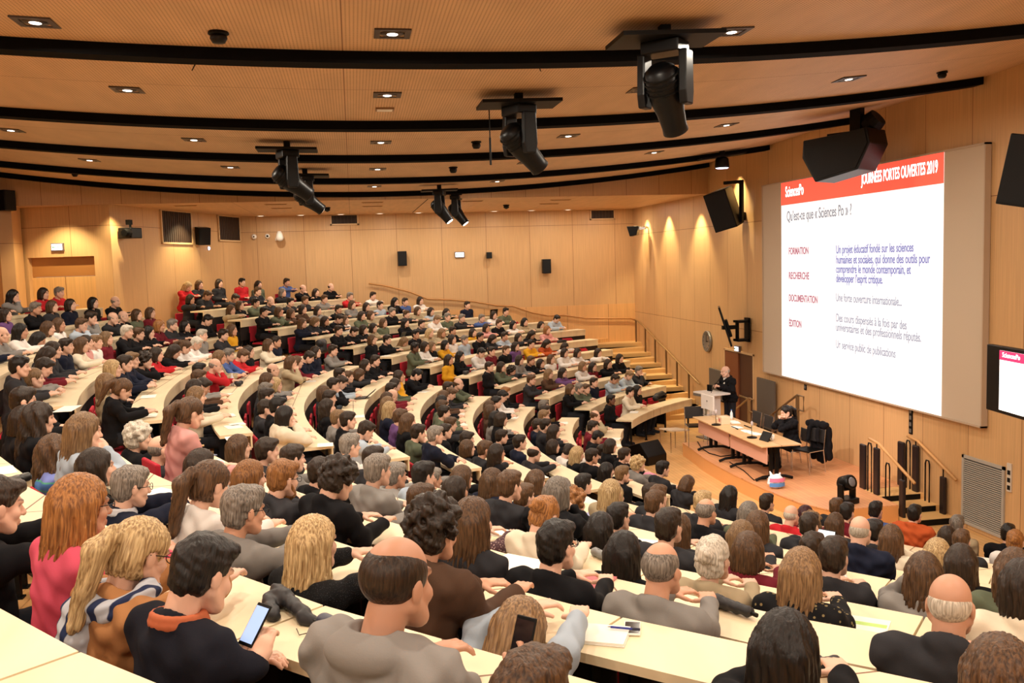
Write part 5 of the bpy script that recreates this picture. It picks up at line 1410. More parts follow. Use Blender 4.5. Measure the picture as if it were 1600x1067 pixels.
for q in placed + homeless:
    kw_ = q['kw'].get('top_kw', {}); bd = q['kw'].get('build', .93 if q['hs'] in 'lwopum' else 1.03)
    q['half'] = max(.262, .205 * bd + .066 + kw_.get('loose', .014) + .016) + (.012 if q['hs'] in 'w' else 0)
    q['special0'] = q['special']
    if q['special']: q['half'] = min(q['half'], .25)
    if 'x' in q: q['r'] = math.hypot(q['x'] - CEN[0], q['y'] - CEN[1]); q['a'] = ang_of(q['x'], q['y'])
gone = spread(placed) + homeless
print('LOST', sum(not reseat(q, placed) for q in gone), 'of', len(gone))
placed.sort(key=lambda q: q['d'])
# order along each row and block, from the left as one looks from the stage side of the photograph
rows = {}
for q in placed:
    q['blk'] = BLOCK(q['a'], q['k']) if q['k'] else 'front'
    rows.setdefault((q['blk'], q['k']), []).append(q)
for v in rows.values():
    v.sort(key=lambda q: q['px'])
    for i, q in enumerate(v): q['idx'] = i + 1
def aim(q):
    d = LOOK - np.array([q['x'], q['y']]); f = CEN - np.array([q['x'], q['y']])
    d = d / np.linalg.norm(d); f = f / np.linalg.norm(f); m = f
    return math.atan2(m[1], m[0]) - math.pi / 2 + q['yaw']
SKT = lambda q: 'D' if any(abs(q['px'] - x) < 6 and abs(q['py'] - y) < 6 for x, y in DARK) else ('t' if (q['px'] * 3 + q['py']) % 5 == 0 else 'l')
NIND = 300
crowd = []
def posed(q):
    """the pose with the hands lifted or lowered so that they rest on this sitter's own desk"""
    P = dict(POSES[q['pose']]) if isinstance(q['pose'], str) else dict(q['pose'])
    if P.get('lap') or q['k'] == 0: return P, 0
    dz = q['z'] - q['rig'].hc[2] - rowF(q['k']); n = round(dz / .03)
    for key in ('rh', 'lh', 'relb', 'lelb'):
        v = P.get(key)
        if v is not None and v[2] < .9 and not P.get('low'): P[key] = (v[0], v[1], v[2] - n * .03 + .006)
    return P, n
def put_person(q):
    rig = q['rig']; rz = aim(q); c, s = math.cos(rz), math.sin(rz)
    hx, hy, hz = rig.hc
    loc = (q['x'] - (c * hx - s * hy), q['y'] - (s * hx + c * hy), q['z'] - hz)
    q['loc'], q['rz'] = loc, rz
    d = q['d']; h = .0075 if d < 5.5 else (.0105 if d < 9 else (.014 if d < 15 else .02))
    kw = dict(q['kw']); kw.setdefault('skin', SKT(q)); bld = kw.pop('build', .93 if q['hs'] in 'lwopum' else 1.03)
    P, n = posed(q); q['fpose'] = P
    key = (q['pose'], n) if isinstance(q['pose'], str) else ('sp', q['px'], q['py'])
    if q['hs'] == 's' and 'seed' not in kw: kw['seed'] = 1 + (q['px'] % 3)
    return person(loc, rz, P, q['hs'], q['hc'], q['tc'], h=h, build=bld, key=key, fine=d < 22, legs=True, trous='d' if (q['px'] + q['py']) % 4 else 'j', **kw)
for n, q in enumerate(placed):
    if n >= NIND and not q['special']: crowd.append(q); continue
    o, rig = put_person(q)
    q['obj'] = o
    lab = q['label'] or '%s-clad person, %s %s hair, %s block row %s, %s from left' % (CLOTHC[q['tc']][0], STYLE[q['hs']], HAIRC[q['hc']][0], q['blk'], NUM[q['k']], ORD[q['idx']])
    if not q['label'] and q['k'] == 0: lab = '%s-clad person, %s %s hair, on the floor before the rows, %s from left' % (CLOTHC[q['tc']][0], STYLE[q['hs']], HAIRC[q['hc']][0], ORD[q['idx']])
    tag(o, lab, 'person', 'seated audience')

def mesh_arrays(me):
    n = len(me.vertices); co = np.empty(n * 3, np.float32); me.vertices.foreach_get('co', co)
    f = np.empty(len(me.loops), np.int32); me.loops.foreach_get('vertex_index', f)
    return co.reshape(-1, 3), f.reshape(-1, 4)
def merge(objs, name):
    """one mesh out of finished objects (the far rest of a crowd)"""
    V, Fq, MI, mats, n = [], [], [], [], 0
    for o, M in objs:
        co, f = mesh_arrays(o.data); Mm = np.array(M)
        V.append(co @ Mm[:3, :3].T + Mm[:3, 3]); Fq.append(f + n); n += len(co)
        m = o.material_slots[0].material
        if m not in mats: mats.append(m)
        MI.append(np.full(len(f), mats.index(m), np.int32))
    me = np_mesh(name, np.concatenate(V), np.concatenate(Fq))
    for m in mats: me.materials.append(m)
    me.polygons.foreach_set('material_index', np.concatenate(MI))
    o = bpy.data.objects.new(name, me); COL.objects.link(o); return o
def tree_of(o, M):
    out = [(o, M)] if o.type == 'MESH' else []
    for ch in o.children: out += tree_of(ch, M @ ch.matrix_basis)
    return out
def kill(o):
    for ch in list(o.children): kill(ch)
    bpy.data.objects.remove(o)
if crowd:
    objs, roots = [], []
    for q in crowd:
        o, rig = put_person(q); roots.append(o)
        objs += tree_of(o, Matrix.LocRotScale(o.location, o.rotation_euler, o.scale))
    m = merge(objs, 'distant_audience')
    tag(m, 'the farthest small audience members in the upper rows of the far block', 'people', kind='stuff')
    for r_ in roots: kill(r_)

# ================================================================ seats
def seat_meshes():
    pad = MB().box((-.215, -.17, .275), (.215, .17, .335)).mesh('seat_pad', False, .02)
    back = MB().prism([(-.22, -.215), (.22, -.215), (.21, -.255), (-.21, -.255)], .36, .77).mesh('backrest', False, .016)
    fr = MB().box((-.235, -.25, -.22), (-.222, .1, .29)).box((.222, -.25, -.22), (.235, .1, .29)).box((-.235, -.25, .27), (-.222, -.22, .6)).box((.222, -.25, .27), (.235, -.22, .6)).mesh('side_frame')
    fre = MB().box((-.245, -.24, 0), (-.23, .06, .60)).box((.23, -.24, 0), (.245, .06, .60)).mesh('side_frame')
    arm = MB().box((-.255, -.24, .60), (-.215, .10, .62)).box((.215, -.24, .60), (.255, .10, .62)).mesh('armrest', False, .005)
    up = MB().box((-.21, -.205, .42), (.21, -.145, .73)).mesh('seat_pad', False, .02)
    for me, m in ((pad, M_RED), (back, M_RED), (fr, M_BLKPL), (fre, M_BLKPL), (arm, M_EDGE), (up, M_RED)): me.materials.append(m)
    return (('seat_pad', pad), ('backrest', back), ('side_frame', fr)), (('seat_pad', up), ('backrest', back), ('side_frame', fre), ('armrest', arm))
SEAT_USED, SEAT_FREE = seat_meshes()
seats = []
for q in placed:
    seats.append(dict(k=q['k'], a=q['a'], empty=False, blk=q['blk'], x=q['loc'][0], y=q['loc'][1], z=q['loc'][2], rz=q['rz'], px=q['px']))
for k in range(1, 13):
    for blk, lo, hi in (('far', a1hi(k) + .4, desk_end_far(k) - .4), ('middle', a2hi(k) + .4, a1lo(k) - .4), ('near', -62, a2lo(k) - .4)):
        r = rowR(k) + HIP_OFF; st = math.degrees(.55 / r)
        oc = sorted([s_['a'] for s_ in seats if s_['k'] == k and s_['blk'] == blk and not s_['empty']])
        a = lo + st / 2
        while a < hi - st / 2:
            if all(abs(a - b) > math.degrees(.575 / r) for b in oc):
                x, y = polar(rowRa(k, a) + HIP_OFF, a)
                if in_view(x, y, rowF(k) + .7, 20) and y < 31.6: seats.append(dict(k=k, a=a, empty=True, blk=blk, x=x, y=y, z=rowF(k), rz=math.atan2(CEN[1] - y, CEN[0] - x) - math.pi / 2, px=topx((x, y, rowF(k) + .7))[0])); oc.append(a); a += st * .9
            a += st * .1
seats = [s_ for s_ in seats if s_['y'] < 31.85 and not (s_['y'] > 25 and s_['x'] < -6.02 + (s_['y'] - 25.1) * .3366 + .35) and in_view(s_['x'], s_['y'], rowF(s_['k']) + .7, 30)]
rws = {}
for s_ in seats: rws.setdefault((s_['blk'], s_['k']), []).append(s_)
for v in rws.values():
    v.sort(key=lambda s_: s_['px'])
    for i, s_ in enumerate(v): s_['idx'] = i + 1
for s_ in seats: s_['key'] = depth((s_['x'], s_['y'], 2)) - (9 if s_['empty'] and s_['blk'] != 'near' else 0)
seats.sort(key=lambda s_: s_['key'])
rest = []
def put_seat(s_):
    t = empty('folding_chair', (s_['x'], s_['y'], s_['z']), s_['rz'])
    for nm, me in (SEAT_FREE if s_['empty'] else SEAT_USED):
        o = bpy.data.objects.new(nm, me); COL.objects.link(o); o.parent = t
    return t
for i, s_ in enumerate(seats):
    if i >= 300: rest.append(s_); continue
    t = put_seat(s_)
    tag(t, 'red chair on the floor before the rows, %s from left' % ORD[s_['idx']] if s_['k'] == 0 else '%s red fold-up seat, %s block row %s, %s seat from left' % ('empty folded' if s_['empty'] else 'occupied', s_['blk'], NUM[s_['k']], ORD[s_['idx']]), 'chair', 'red fold-up seats of the hall')
if rest:
    mb_v, mb_f, mi = [], [], []; n = 0; mlist = [M_RED, M_BLKPL, M_EDGE]
    bv = MB(); idx = []
    for s_ in rest:
        M = Matrix.Translation((s_['x'], s_['y'], s_['z'])) @ Matrix.Rotation(s_['rz'], 4, 'Z')
        for nm, me in (SEAT_FREE if s_['empty'] else SEAT_USED):
            bv.add([tuple(M @ v.co) for v in me.vertices], [tuple(p.vertices) for p in me.polygons]); idx += [mlist.index(me.materials[0])] * len(me.polygons)
    me = bpy.data.meshes.new('rest_of_seats'); me.from_pydata(bv.v, [], bv.f)
    for m in mlist: me.materials.append(m)
    me.polygons.foreach_set('material_index', idx)
    o = bpy.data.objects.new('remaining_chairs', me); COL.objects.link(o)
    tag(o, 'the remaining red fold-up seats hidden under the farther audience', 'seats', kind='stuff')
print('PEOPLE', len(placed), 'crowd', len(crowd), 'seats', len(seats), len(rest), 'bad', [(q['px'], q['py'], q['k'], round(q['cost'], 1)) for q in placed if q['cost'] > 8])
# ================================================================ things on and around the stage
ST = 0.31
M_TABLE = wood('table veneer', 'd8b486', 'd3ae7e', 'X', 'Y', 50, 50, grain=6, rough=.35)
M_TPANEL = mat('table front panel', 'cf9c86', .5)
cA, cB, cC = atz(1082, 651, ST + .74), atz(1190, 698, ST + .74), atz(1248, 692, ST + .74)
tdir = Vector((cA - cB).tolist()); tlen = tdir.length; tang = math.atan2(tdir.y, tdir.x)
M_T = Matrix.Translation((cB[0], cB[1], ST)) @ Matrix.Rotation(tang, 4, 'Z')      # x along the front edge away from us, -y towards the wall
tw = .82
half = tlen / 2
for i in range(2):
    t = empty('conference_table', M_T @ Vector((half * (i + .5), -tw / 2, 0)), tang, ('near conference table on the stage, where the seated panelist leans', 'far conference table on the stage, holding the computer')[i], 'table', 'conference tables on the stage')
    L0, L1 = -half / 2 + .004, half / 2 - .004
    MB().box((L0, -tw / 2, .715), (L1, tw / 2, .74)).build('tabletop', M_TABLE, t, bev=.003)
    MB().box((L0 + .04, tw / 2 - .14, .38), (L1 - .04, tw / 2 - .12, .71)).build('front_panel', M_TPANEL, t)
    for sx in (L0 + .28, L1 - .28):
        lg = MB().box((sx - .03, -.06, .06), (sx + .03, 0, .71)).box((sx - .03, .06, .06), (sx + .03, .12, .71))
        lg.tube([(sx, -.36, .03), (sx, -.2, .075), (sx, .03, .09), (sx, .26, .075), (sx, .4, .03)], .03, 8)
        lg.build('leg', M_BLACK, t)
def on_table(px, py): return atz(px, py, ST + .741)

def stage_chair(loc, rz, label, coat=False):
    t = empty('stage_chair', loc, rz, label, 'chair', 'black chairs with chrome legs on the stage')
    MB().box((-.22, -.2, .44), (.22, .22, .47)).build('seat', M_BLKPL, t, bev=.01)
    MB().prism([(-.22, -.24), (.22, -.24), (.19, -.27), (-.19, -.27)], .58, .86).build('backrest', mat('chair back grey', '2c2a2a', .5), t, bev=.01)
    for sx in (-.22, .22):
        MB().tube([(sx, .2, 0), (sx, .2, .45), (sx, -.2, .45), (sx, -.26, .86)], .012).tube([(sx, -.2, .45), (sx, -.26, 0)], .012).build('leg', M_CHROME, t)
    return t
ch = []
for i, (u, lab) in enumerate(((.45, 'black chair of the panelist at the near end of the stage table'), (1.85, 'empty black chair behind the stage table, nearest the panelist'), (2.5, 'empty black chair behind the middle of the stage table'), (3.1, 'black chair behind the far end of the stage table'))):
    p = M_T @ Vector((u, -tw - .28, 0)); ch.append(stage_chair((p.x, p.y, ST), tang, lab))
p = Vector(tuple(atz(1250, 736, ST))); cc = stage_chair((p.x + .12, p.y - .1, ST), tang + .35, 'black chair with a coat over its back at the table near end')
p = M_T @ Vector((tlen + .42, -.25, 0)); stage_chair((p.x, p.y, ST), tang + 1.4, 'dark chair at the far left end of the stage table')
# coat over the chair back
F_ = Field((-.36, -.62, -.62), (.36, .2, .46), .016)
F_.capsule((-.2, -.27, .30), (.2, -.27, .30), .075, None, .05); F_.capsule((-.2, -.36, .2), (-.16, -.40, -.35), .07, .09, .06); F_.capsule((.2, -.36, .2), (.18, -.40, -.38), .07, .09, .06); F_.capsule((0, -.36, .2), (0, -.41, -.42), .08, .10, .06); F_.capsule((.12, -.16, .22), (.13, -.14, -.02), .045, .04, .03); F_.capsule((-.12, -.16, .22), (-.12, -.14, .0), .045, .04, .03)
X_ = F_.grid(); F_.F += (np.sin(X_[0] * 45 + 2 * np.sin(X_[2] * 12)) * .010).astype(np.float32)
P_, Q_ = F_.nets(); co = link('draped_coat', np_mesh('draped_coat', P_, Q_), cloth_mat('black cloth', '15141a'))
co.location = (cc.location.x, cc.location.y, ST + .64); co.rotation_euler = (0, 0, tang + .35)
tag(co, 'black coat hanging over the chair back at the table near end', 'coat')

# lectern with microphone
a = atz(1090, 606, ST + 1.16); b = atz(1135, 618, ST + 1.10)
lc = (a + b) / 2; ld = math.atan2(b[1] - a[1], b[0] - a[0])
t = empty('lectern', (lc[0], lc[1], ST), ld, 'white lectern with a sloping top where the speaker stands', 'lectern')
M_LECT = mat('lectern white', 'd9d3cd', .4)
MB().prism([(-.38, -.26), (.38, -.26), (.38, .26), (-.38, .26)], 1.08, 1.12, Matrix.Rotation(.0, 4, 'Y')).build('top', M_LECT, t, bev=.006)
MB().prism([(-.38, -.26), (.38, -.26), (.34, -.22), (-.34, -.22)], 1.02, 1.08).build('front_lip', M_GREYM, t)
MB().prism([(-.20, -.12), (.20, -.12), (.16, .14), (-.16, .14)], .03, 1.08).build('column', M_LECT, t, bev=.01)
MB().box((.12, -.16, .03), (.2, -.12, 1.06)).build('side_pillar', mat('lectern pillar', 'f2ede8', .4), t)
MB().box((-.3, -.25, 0), (.3, .25, .03)).build('base', M_GREYM, t)
MB().tube([(.1, -.1, 1.12), (.16, -.02, 1.32), (.27, .06, 1.5)], .007).tube([(.27, .06, 1.5), (.30, .08, 1.54)], .016).build('microphone', M_BLACK, t)
for sx in (-.22, -.14): MB().box((sx - .025, .05, 1.12), (sx + .025, .1, 1.27)).build('receiver', M_BLACK, t)
# the speaker
SPK = dict(lean=.14, hp=.12, hy=.0, rh=(.12, .30, 1.25), lh=(-.10, .33, 1.25), relb=(.26, .10, 1.16), lelb=(-.26, .10, 1.16), zo=.44, rcurl=.8, lcurl=.8, rdir=(-.6, .7, .1), ldir=(.6, .7, .1))
r_ = Rig(SPK); hp_ = atx(1133, 581, 8.75)
rz = math.radians(100)
c_, s_ = math.cos(rz), math.sin(rz)
o, _ = person((hp_[0] - (c_ * r_.hc[0] - s_ * r_.hc[1]), hp_[1] - (s_ * r_.hc[0] + c_ * r_.hc[1]), ST), rz, SPK, 'b', 'h', 'k', h=.010, key='speaker', top_kw=dict(loose=.022, jacket=True, collar=.01), trous='d')
tag(o, 'bald person in a dark suit standing at the white lectern', 'person')
MB().box((-.028, .118, 1.28), (.028, .165, 1.44)).build('shirt_front', M_WHITE, o)
# the panelist
PAN = dict(POSES['chin']); PAN.update(lean=.12, hp=.24, rh=(.03, .25, .98), lh=(-.03, .25, .98), relb=(.15, .30, .83), lelb=(-.15, .30, .83))
r_ = Rig(PAN); hp_ = atz(1214, 643, ST + r_.hc[2])
rz = tang; c_, s_ = math.cos(rz), math.sin(rz)
pl = (hp_[0] - (c_ * r_.hc[0] - s_ * r_.hc[1]), hp_[1] - (s_ * r_.hc[0] + c_ * r_.hc[1]), ST)
pl = (pl[0] + .14 * math.sin(tang), pl[1] - .20 * math.cos(tang) - .12, ST)
o, _ = person(pl, rz, PAN, 'p', 'k', 'k', h=.010, key='panelist', build=.95, top_kw=dict(loose=.02, jacket=True))
tag(o, 'dark-haired person in black at the stage table, hands clasped at the mouth', 'person')
ch[0].location = (pl[0] + .07 * math.sin(tang), pl[1] - .07 * math.cos(tang), ST - .10)
for c_i in ch[0].children:
    if c_i.name.startswith('leg'): c_i.location.z = .0

# computer on the far table
P = on_table(1106, 648)
t = empty('computer', P, tang + .15, 'white all-in-one computer seen from behind on the stage table', 'computer')
MB().box((-.27, -.02, .12), (.27, .02, .46)).build('display', mat('computer shell', 'e4dfdb', .3), t, bev=.01); MB().box((-.05, -.02, 0), (.05, .05, .14)).box((-.1, -.09, 0), (.1, .09, .008)).build('stand', M_CHROME, t); MB().lathe([(.022, 0), (.02, .004)], 14, Matrix.Translation((0, .021, .32)) @ Matrix.Rotation(-math.pi / 2, 4, 'X')).build('logo', mat('grey mark', '6b6763', .4), t)
# table microphones
for (px, py, lab) in ((1119, 664, 'black table microphone beside the computer'), (1175, 684, 'black table microphone with pale windscreen near the tablet')):
    P = on_table(px, py); t = empty('table_microphone', P, tang, lab, 'microphone', 'table microphones')
    MB().lathe([(.10, 0), (.10, .018), (.06, .03), (.01, .032)], 18).build('base', M_BLKPL, t); MB().tube([(0, 0, .03), (0, .01, .26)], .006).build('stem', M_BLACK, t); MB().lathe([(.01, .24), (.025, .27), (.025, .31), (.008, .34)], 12).build('windscreen', mat('windscreen', 'b9b3b6', .8), t)
P = on_table(1193, 689); t = empty('tablet_stand', P, tang + .2, 'black tilted tablet on a stand on the near stage table', 'tablet')
MB().box((-.14, -.01, .0), (.14, .01, .2), Matrix.Rotation(.55, 4, 'X')).build('tablet', M_BLKPL, t, bev=.006); MB().box((-.06, -.12, 0), (.06, -.02, .03)).build('foot', M_BLACK, t)
for (px, py, rr, lab) in ((1131, 662, 0, 'pale cardboard box on the far stage table'),):
    P = on_table(px, py); t = empty('cardboard_box', P, tang + rr, lab, 'box'); MB().box((-.12, -.10, 0), (.12, .10, .16)).build('box_body', mat('pale card', 'e2c8a8', .7), t, bev=.004); MB().box((-.03, .10, .05), (.03, .103, .12)).build('red_print', mat('red print', 'c0504a', .6), t)
for i, (px, py, w_, h_, lab) in enumerate(((1148, 660, .3, .2, 'white papers spread on the far stage table'), (1152, 668, .22, .2, 'loose white sheet at the joint of the stage tables'), (1181, 678, .3, .2, 'white papers before the seated panelist'), (1128, 655, .3, .2, 'crumpled white sheets beside the computer'), (1167, 674, .22, .18, 'white sheet left of the panelist'))):
    P = on_table(px, py); t = tag(MB().box((-w_ / 2, -h_ / 2, .001), (w_ / 2, h_ / 2, .006)).box((-w_ / 2 + .08, -h_ / 2 + .05, .006), (w_ / 2 + .05, h_ / 2 - .02, .011)).build('papers', M_PAPER), lab, 'paper'); t.location = tuple(P); t.rotation_euler = (0, 0, tang + .2 * (i % 3 - 1))
for i, (px, py, lab) in enumerate(((1143, 655, 'small clear water bottle among papers on the stage table'), (1207, 688, 'white cup before the panelist'))):
    P = on_table(px, py); t = empty('water_bottle' if i == 0 else 'cup', P, 0, lab, 'bottle' if i == 0 else 'cup')
    if i == 0: MB().lathe([(.03, 0), (.033, .05), (.03, .14), (.012, .18), (.012, .2)], 14).build('bottle_body', mat('clear plastic', 'dfe3ea', .15, spec=.8), t, sm=True); MB().lathe([(.014, .2), (.014, .22)], 12).build('cap', mat('blue cap', '4a6fb0', .4), t)
    else: MB().lathe([(.03, 0), (.04, .10), (.038, .1), (.028, .01)], 14).build('cup_body', M_WHITE, t, sm=True); MB().lathe([(.041, .1), (.042, .108), (.03, .108)], 14).build('lid', M_WHITE, t)
# pens on the table
for i, (px, py) in enumerate(((1148, 669), (1168, 667))):
    P = on_table(px, py); o = MB().box((-.16, -.012, 0), (.16, .012, .016)).build('dark_folder_spine' if False else 'ruler', M_BLACK); o.location = tuple(P); o.rotation_euler = (0, 0, tang); tag(o, ('dark flat bar at the front edge of the far stage table', 'dark flat bar beside the panelist papers')[i], 'ruler')
# plastic bag on the stage edge
P = atz(1212, 762, ST)
F_ = Field((-.22, -.2, -.03), (.22, .2, .36), .012); F_.ell((0, 0, .12), (.16, .12, .14), None, .03); F_.capsule((-.08, 0, .2), (-.1, .02, .3), .03, .02, .03); F_.capsule((.06, 0, .2), (.09, 0, .28), .03, .018, .03)
X_ = F_.grid(); F_.F += (np.sin(X_[0] * 60 + 3 * np.sin(X_[2] * 30)) * .006).astype(np.float32)
P_, Q_ = F_.nets(); t = link('plastic_bag', np_mesh('plastic_bag', P_, Q_), mat('white bag', 'e8e4ea', .35)); t.location = tuple(P); tag(t, 'white plastic bag with pink and blue print on the stage edge', 'bag')
for nm, zz, cc_ in (('pink_print', .17, 'd67aa0'), ('blue_print', .08, '4f86c4')):
    m_ = MB()
    for i in range(9):
        a0 = math.radians(-150 + i * 14); a1 = math.radians(-150 + (i + 1) * 14); r1, r2 = .178, .138
        m_.add([(r1 * math.cos(a0), r2 * math.sin(a0), zz - .035), (r1 * math.cos(a1), r2 * math.sin(a1), zz - .035), (r1 * math.cos(a1) * .96, r2 * math.sin(a1) * .96, zz + .035), (r1 * math.cos(a0) * .96, r2 * math.sin(a0) * .96, zz + .035)], [(0, 1, 2, 3)])
    m_.build(nm, mat(nm, cc_, .4), t)
# moving head standing on the stage
P = atz(1333, 790, ST); t = empty('floor_moving_head', (P[0] - .02, P[1] + .18, ST), math.radians(20), 'black moving head lamp standing on the near stage corner', 'spotlight')
MB().box((-.17, -.14, 0), (.17, .14, .1)).build('base', M_BLKPL, t, bev=.015)
for sx in (-1, 1): MB().box((sx * .15 - .025, -.06, .08), (sx * .15 + .025, .06, .36)).build('yoke_arm', M_BLKPL, t, bev=.012)
Mh = Matrix.Translation((0, 0, .36)) @ Matrix.Rotation(math.radians(70), 4, 'X')
MB().lathe([(.08, -.16), (.13, -.1), (.135, .08), (.125, .12), (.11, .125)], 20, Mh).build('head', M_BLKPL, t, sm=True); MB().lathe([(.108, .115), (.06, .135), (.01, .14)], 20, Mh).build('lens', mat('lamp glass', '6d7076', .1, spec=.9), t, sm=True)
# balustrades of the near stage steps
def balustrade(x, label):
    t = empty('step_balustrade', (x, 14.7, 0), 0, label, 'balustrade', 'black balustrades of the stage steps')
    for y, w_, zt, z0 in ((15.55, .09, 1.14, .3), (15.1, .08, 1.16, .3), (14.3, .07, .76, .1)):
        MB().box((-.03, y - w_ - 14.7, z0), (.03, y + w_ - 14.7, zt)).build('post', mat('black lacquer', '1a1013', .4), t, bev=.02)
    for y, zt, z0 in ((15.33, 1.2, .3), (14.75, .95, .2)):
        yy = y - 14.7; MB().tube([(0, yy - .06, z0), (0, yy - .06, zt - .06), (0, yy - .035, zt), (0, yy + .035, zt), (0, yy + .06, zt - .06), (0, yy + .06, z0)], .014).build('loop', M_BLACK, t)
    MB().tube([(0, 15.35 - 14.7, 1.28), (0, 15.05 - 14.7, 1.25), (0, 13.95 - 14.7, .78)], .026).build('handrail', mat('handrail oak', 'c99a62', .4), t, sm=True)
    MB().tube([(0, 15.1 - 14.7, 1.14), (0, 15.1 - 14.7, 1.26)], .012).tube([(0, 14.3 - 14.7, .75), (0, 14.3 - 14.7, .93)], .012).build('rail_support', M_BLACK, t)
    return t
balustrade(9.16, 'left black balustrade of the near stage steps')
balustrade(9.93, 'right black balustrade of the near stage steps, against the wall')
MB_s = MB().box((9.18, 14.93, .20), (9.92, 14.955, .30)).box((9.18, 14.48, .10), (9.92, 14.505, .2)).box((9.18, 14.03, .0), (9.92, 14.055, .1))
struct('trim_23', MB_s, M_BLACK)
# floor monitor and small folding stand left of the stage
P = atz(1012, 722, 0); t = empty('floor_monitor', P, math.radians(-60), 'black wedge loudspeaker on the floor left of the stage', 'speaker')
MB().prism([(-.3, 0), (.3, 0), (.3, .2), (.05, .5), (-.3, .38)], -.32, .32, Matrix.Rotation(math.pi / 2, 4, 'X')).build('cabinet', M_BLKPL, t, bev=.015); MB().box((.02, -.3, .3), (.04, .3, .34)).build('handle', M_BLACK, t)
P = atz(1052, 704, 0); t = empty('folding_stand', P, math.radians(25), 'small folding stand with pale top and silver legs beside the first row', 'stand')
MB().box((-.3, -.22, .50), (.3, .22, .53), Matrix.Rotation(.1, 4, 'Y')).build('top', mat('stand top', 'd3bfa5', .5), t)
for sx, sy in ((-.25, -.18), (.25, -.18), (.25, .18), (-.25, .18)): MB().tube([(sx, sy, 0), (sx, sy, .5)], .014).build('leg', M_CHROME, t)
# cables lying on the stage
P0 = [atz(*p, ST + .012) for p in ((1090, 690), (1096, 700), (1108, 708), (1126, 713), (1150, 710))]
tag(MB().tube([tuple(p) for p in P0], .012, 6).build('cable', M_BLACK), 'black cable hanging to the stage floor at the table far end', 'cable')
P0 = [atz(*p, ST + .012) for p in ((1140, 722), (1162, 735), (1178, 750), (1198, 748))]
tag(MB().tube([tuple(p) for p in P0], .010, 6).build('cable', M_BLACK), 'thin black cable on the stage floor under the near table', 'cable')
# ================================================================ things lying on the desks
def on_desk(px, py):
    r = rays((px, py)); best = None
    for k in range(1, 14):
        z = rowF(k) + DESK_H; t = (z - CAMH) / r[2]
        if t <= 0: continue
        x, y = r[0] * t, r[1] * t; d = math.hypot(x - CEN[0], y - CEN[1]) - rowR(k)
        e = 0 if .06 < d < DESK_D - .06 else min(abs(d - .06), abs(d - DESK_D + .06))
        if best is None or e < best[0]: best = (e, k, x, y, d)
    e, k, x, y, d = best
    d2 = min(max(d, .10), DESK_D - .10); a = ang_of(x, y); x, y = polar(rowR(k) + d2, a)
    return k, a, (x, y, rowF(k) + DESK_H + .001), math.radians(-a)       # a frame whose x looks at the stage
def sheet(px, py, w_, h_, label, turn=0.0, m=None, name='paper_sheet', cat='paper', th=.003):
    k, a, P, rz = on_desk(px, py)
    o = MB().box((-h_ / 2, -w_ / 2, 0), (h_ / 2, w_ / 2, th)).build(name, m or M_PAPER); o.location = P; o.rotation_euler = (0, 0, rz + turn)
    return tag(o, label, cat, 'papers on the desks' if cat == 'paper' else None)
def notebook(px, py, w_, h_, label, turn=0.0, cover='2e3a4a', th=.014):
    k, a, P, rz = on_desk(px, py); t = empty('notebook', P, rz + turn, label, 'notebook', 'notebooks on the desks')
    MB().box((-h_ / 2, -w_ / 2, 0), (h_ / 2, w_ / 2, .003)).build('cover', mat('cover ' + cover, cover, .6), t)
    MB().box((-h_ / 2 + .004, -w_ / 2 + .004, .003), (h_ / 2 - .004, w_ / 2 - .004, th)).build('pages', M_PAPER, t)
    sp_ = MB()
    for i in range(12): sp_.tube([(-h_ / 2 + .01 + (h_ - .02) * i / 11, w_ / 2 - .004, .002), (-h_ / 2 + .01 + (h_ - .02) * i / 11, w_ / 2 + .006, th * .6), (-h_ / 2 + .01 + (h_ - .02) * i / 11, w_ / 2 - .006, th + .002)], .0014, 4)
    sp_.build('binding', M_GREYM, t); return t
def phone(P, R, label, lit=None):
    t = empty('phone', P, 0, label, 'phone', 'phones'); t.rotation_euler = R.to_euler()
    MB().box((-.036, -.073, -.004), (.036, .073, .004)).build('body', M_BLKPL if lit != 'w' else M_WHITE, t, bev=.003)
    MB().box((-.032, -.062, .0041), (.032, .062, .0048)).build('display', mat('phone picture', '8fa9d8', .2, emit='a9c0ea', estr=.8) if lit == 'b' else mat('phone glass', '14161c', .1, spec=.8), t)
    return t
def pen(px, py, label, turn, c='27348c'):
    k, a, P, rz = on_desk(px, py); P = (P[0], P[1], P[2] + .018); t = empty('pen', P, rz + turn, label, 'pen', 'pens')
    MB().tube([(-.07, 0, .006), (.055, 0, .006)], .0052, 8).build('barrel', mat('pen ' + c, c, .35), t); MB().tube([(.055, 0, .006), (.07, 0, .006)], [.0045, .001], 8).build('tip', M_CHROME, t); MB().tube([(-.073, 0, .006), (-.04, 0, .006)], .006, 8).build('cap', mat('pen cap', '1b1f3a', .35), t)
def lump(name, P, rz, parts, m, label, cat, h=.008, crease=.004):
    pts = np.array([c for p in parts for c in p[0]]); F = Field(pts.min(0) - .09, pts.max(0) + .09, h)
    for p in parts:
        if len(p[0]) == 2: F.capsule(p[0][0], p[0][1], p[1], p[2], .02)
        else: F.ell(p[0][0], p[1], None, .02)
    X = F.grid(); F.F += (np.sin(X[0] * 90 + 3 * np.sin(X[1] * 50)) * np.sin(X[2] * 70 + X[1] * 60) * crease).astype(np.float32)
    F.F = np.maximum(F.F, -X[2] + .0)
    V, Q = F.nets(); o = link(name, np_mesh(name, V, Q), m); o.location = P; o.rotation_euler = (0, 0, rz); return tag(o, label, cat)
M_NYLON = mat('black nylon', '1c1b1f', .55)
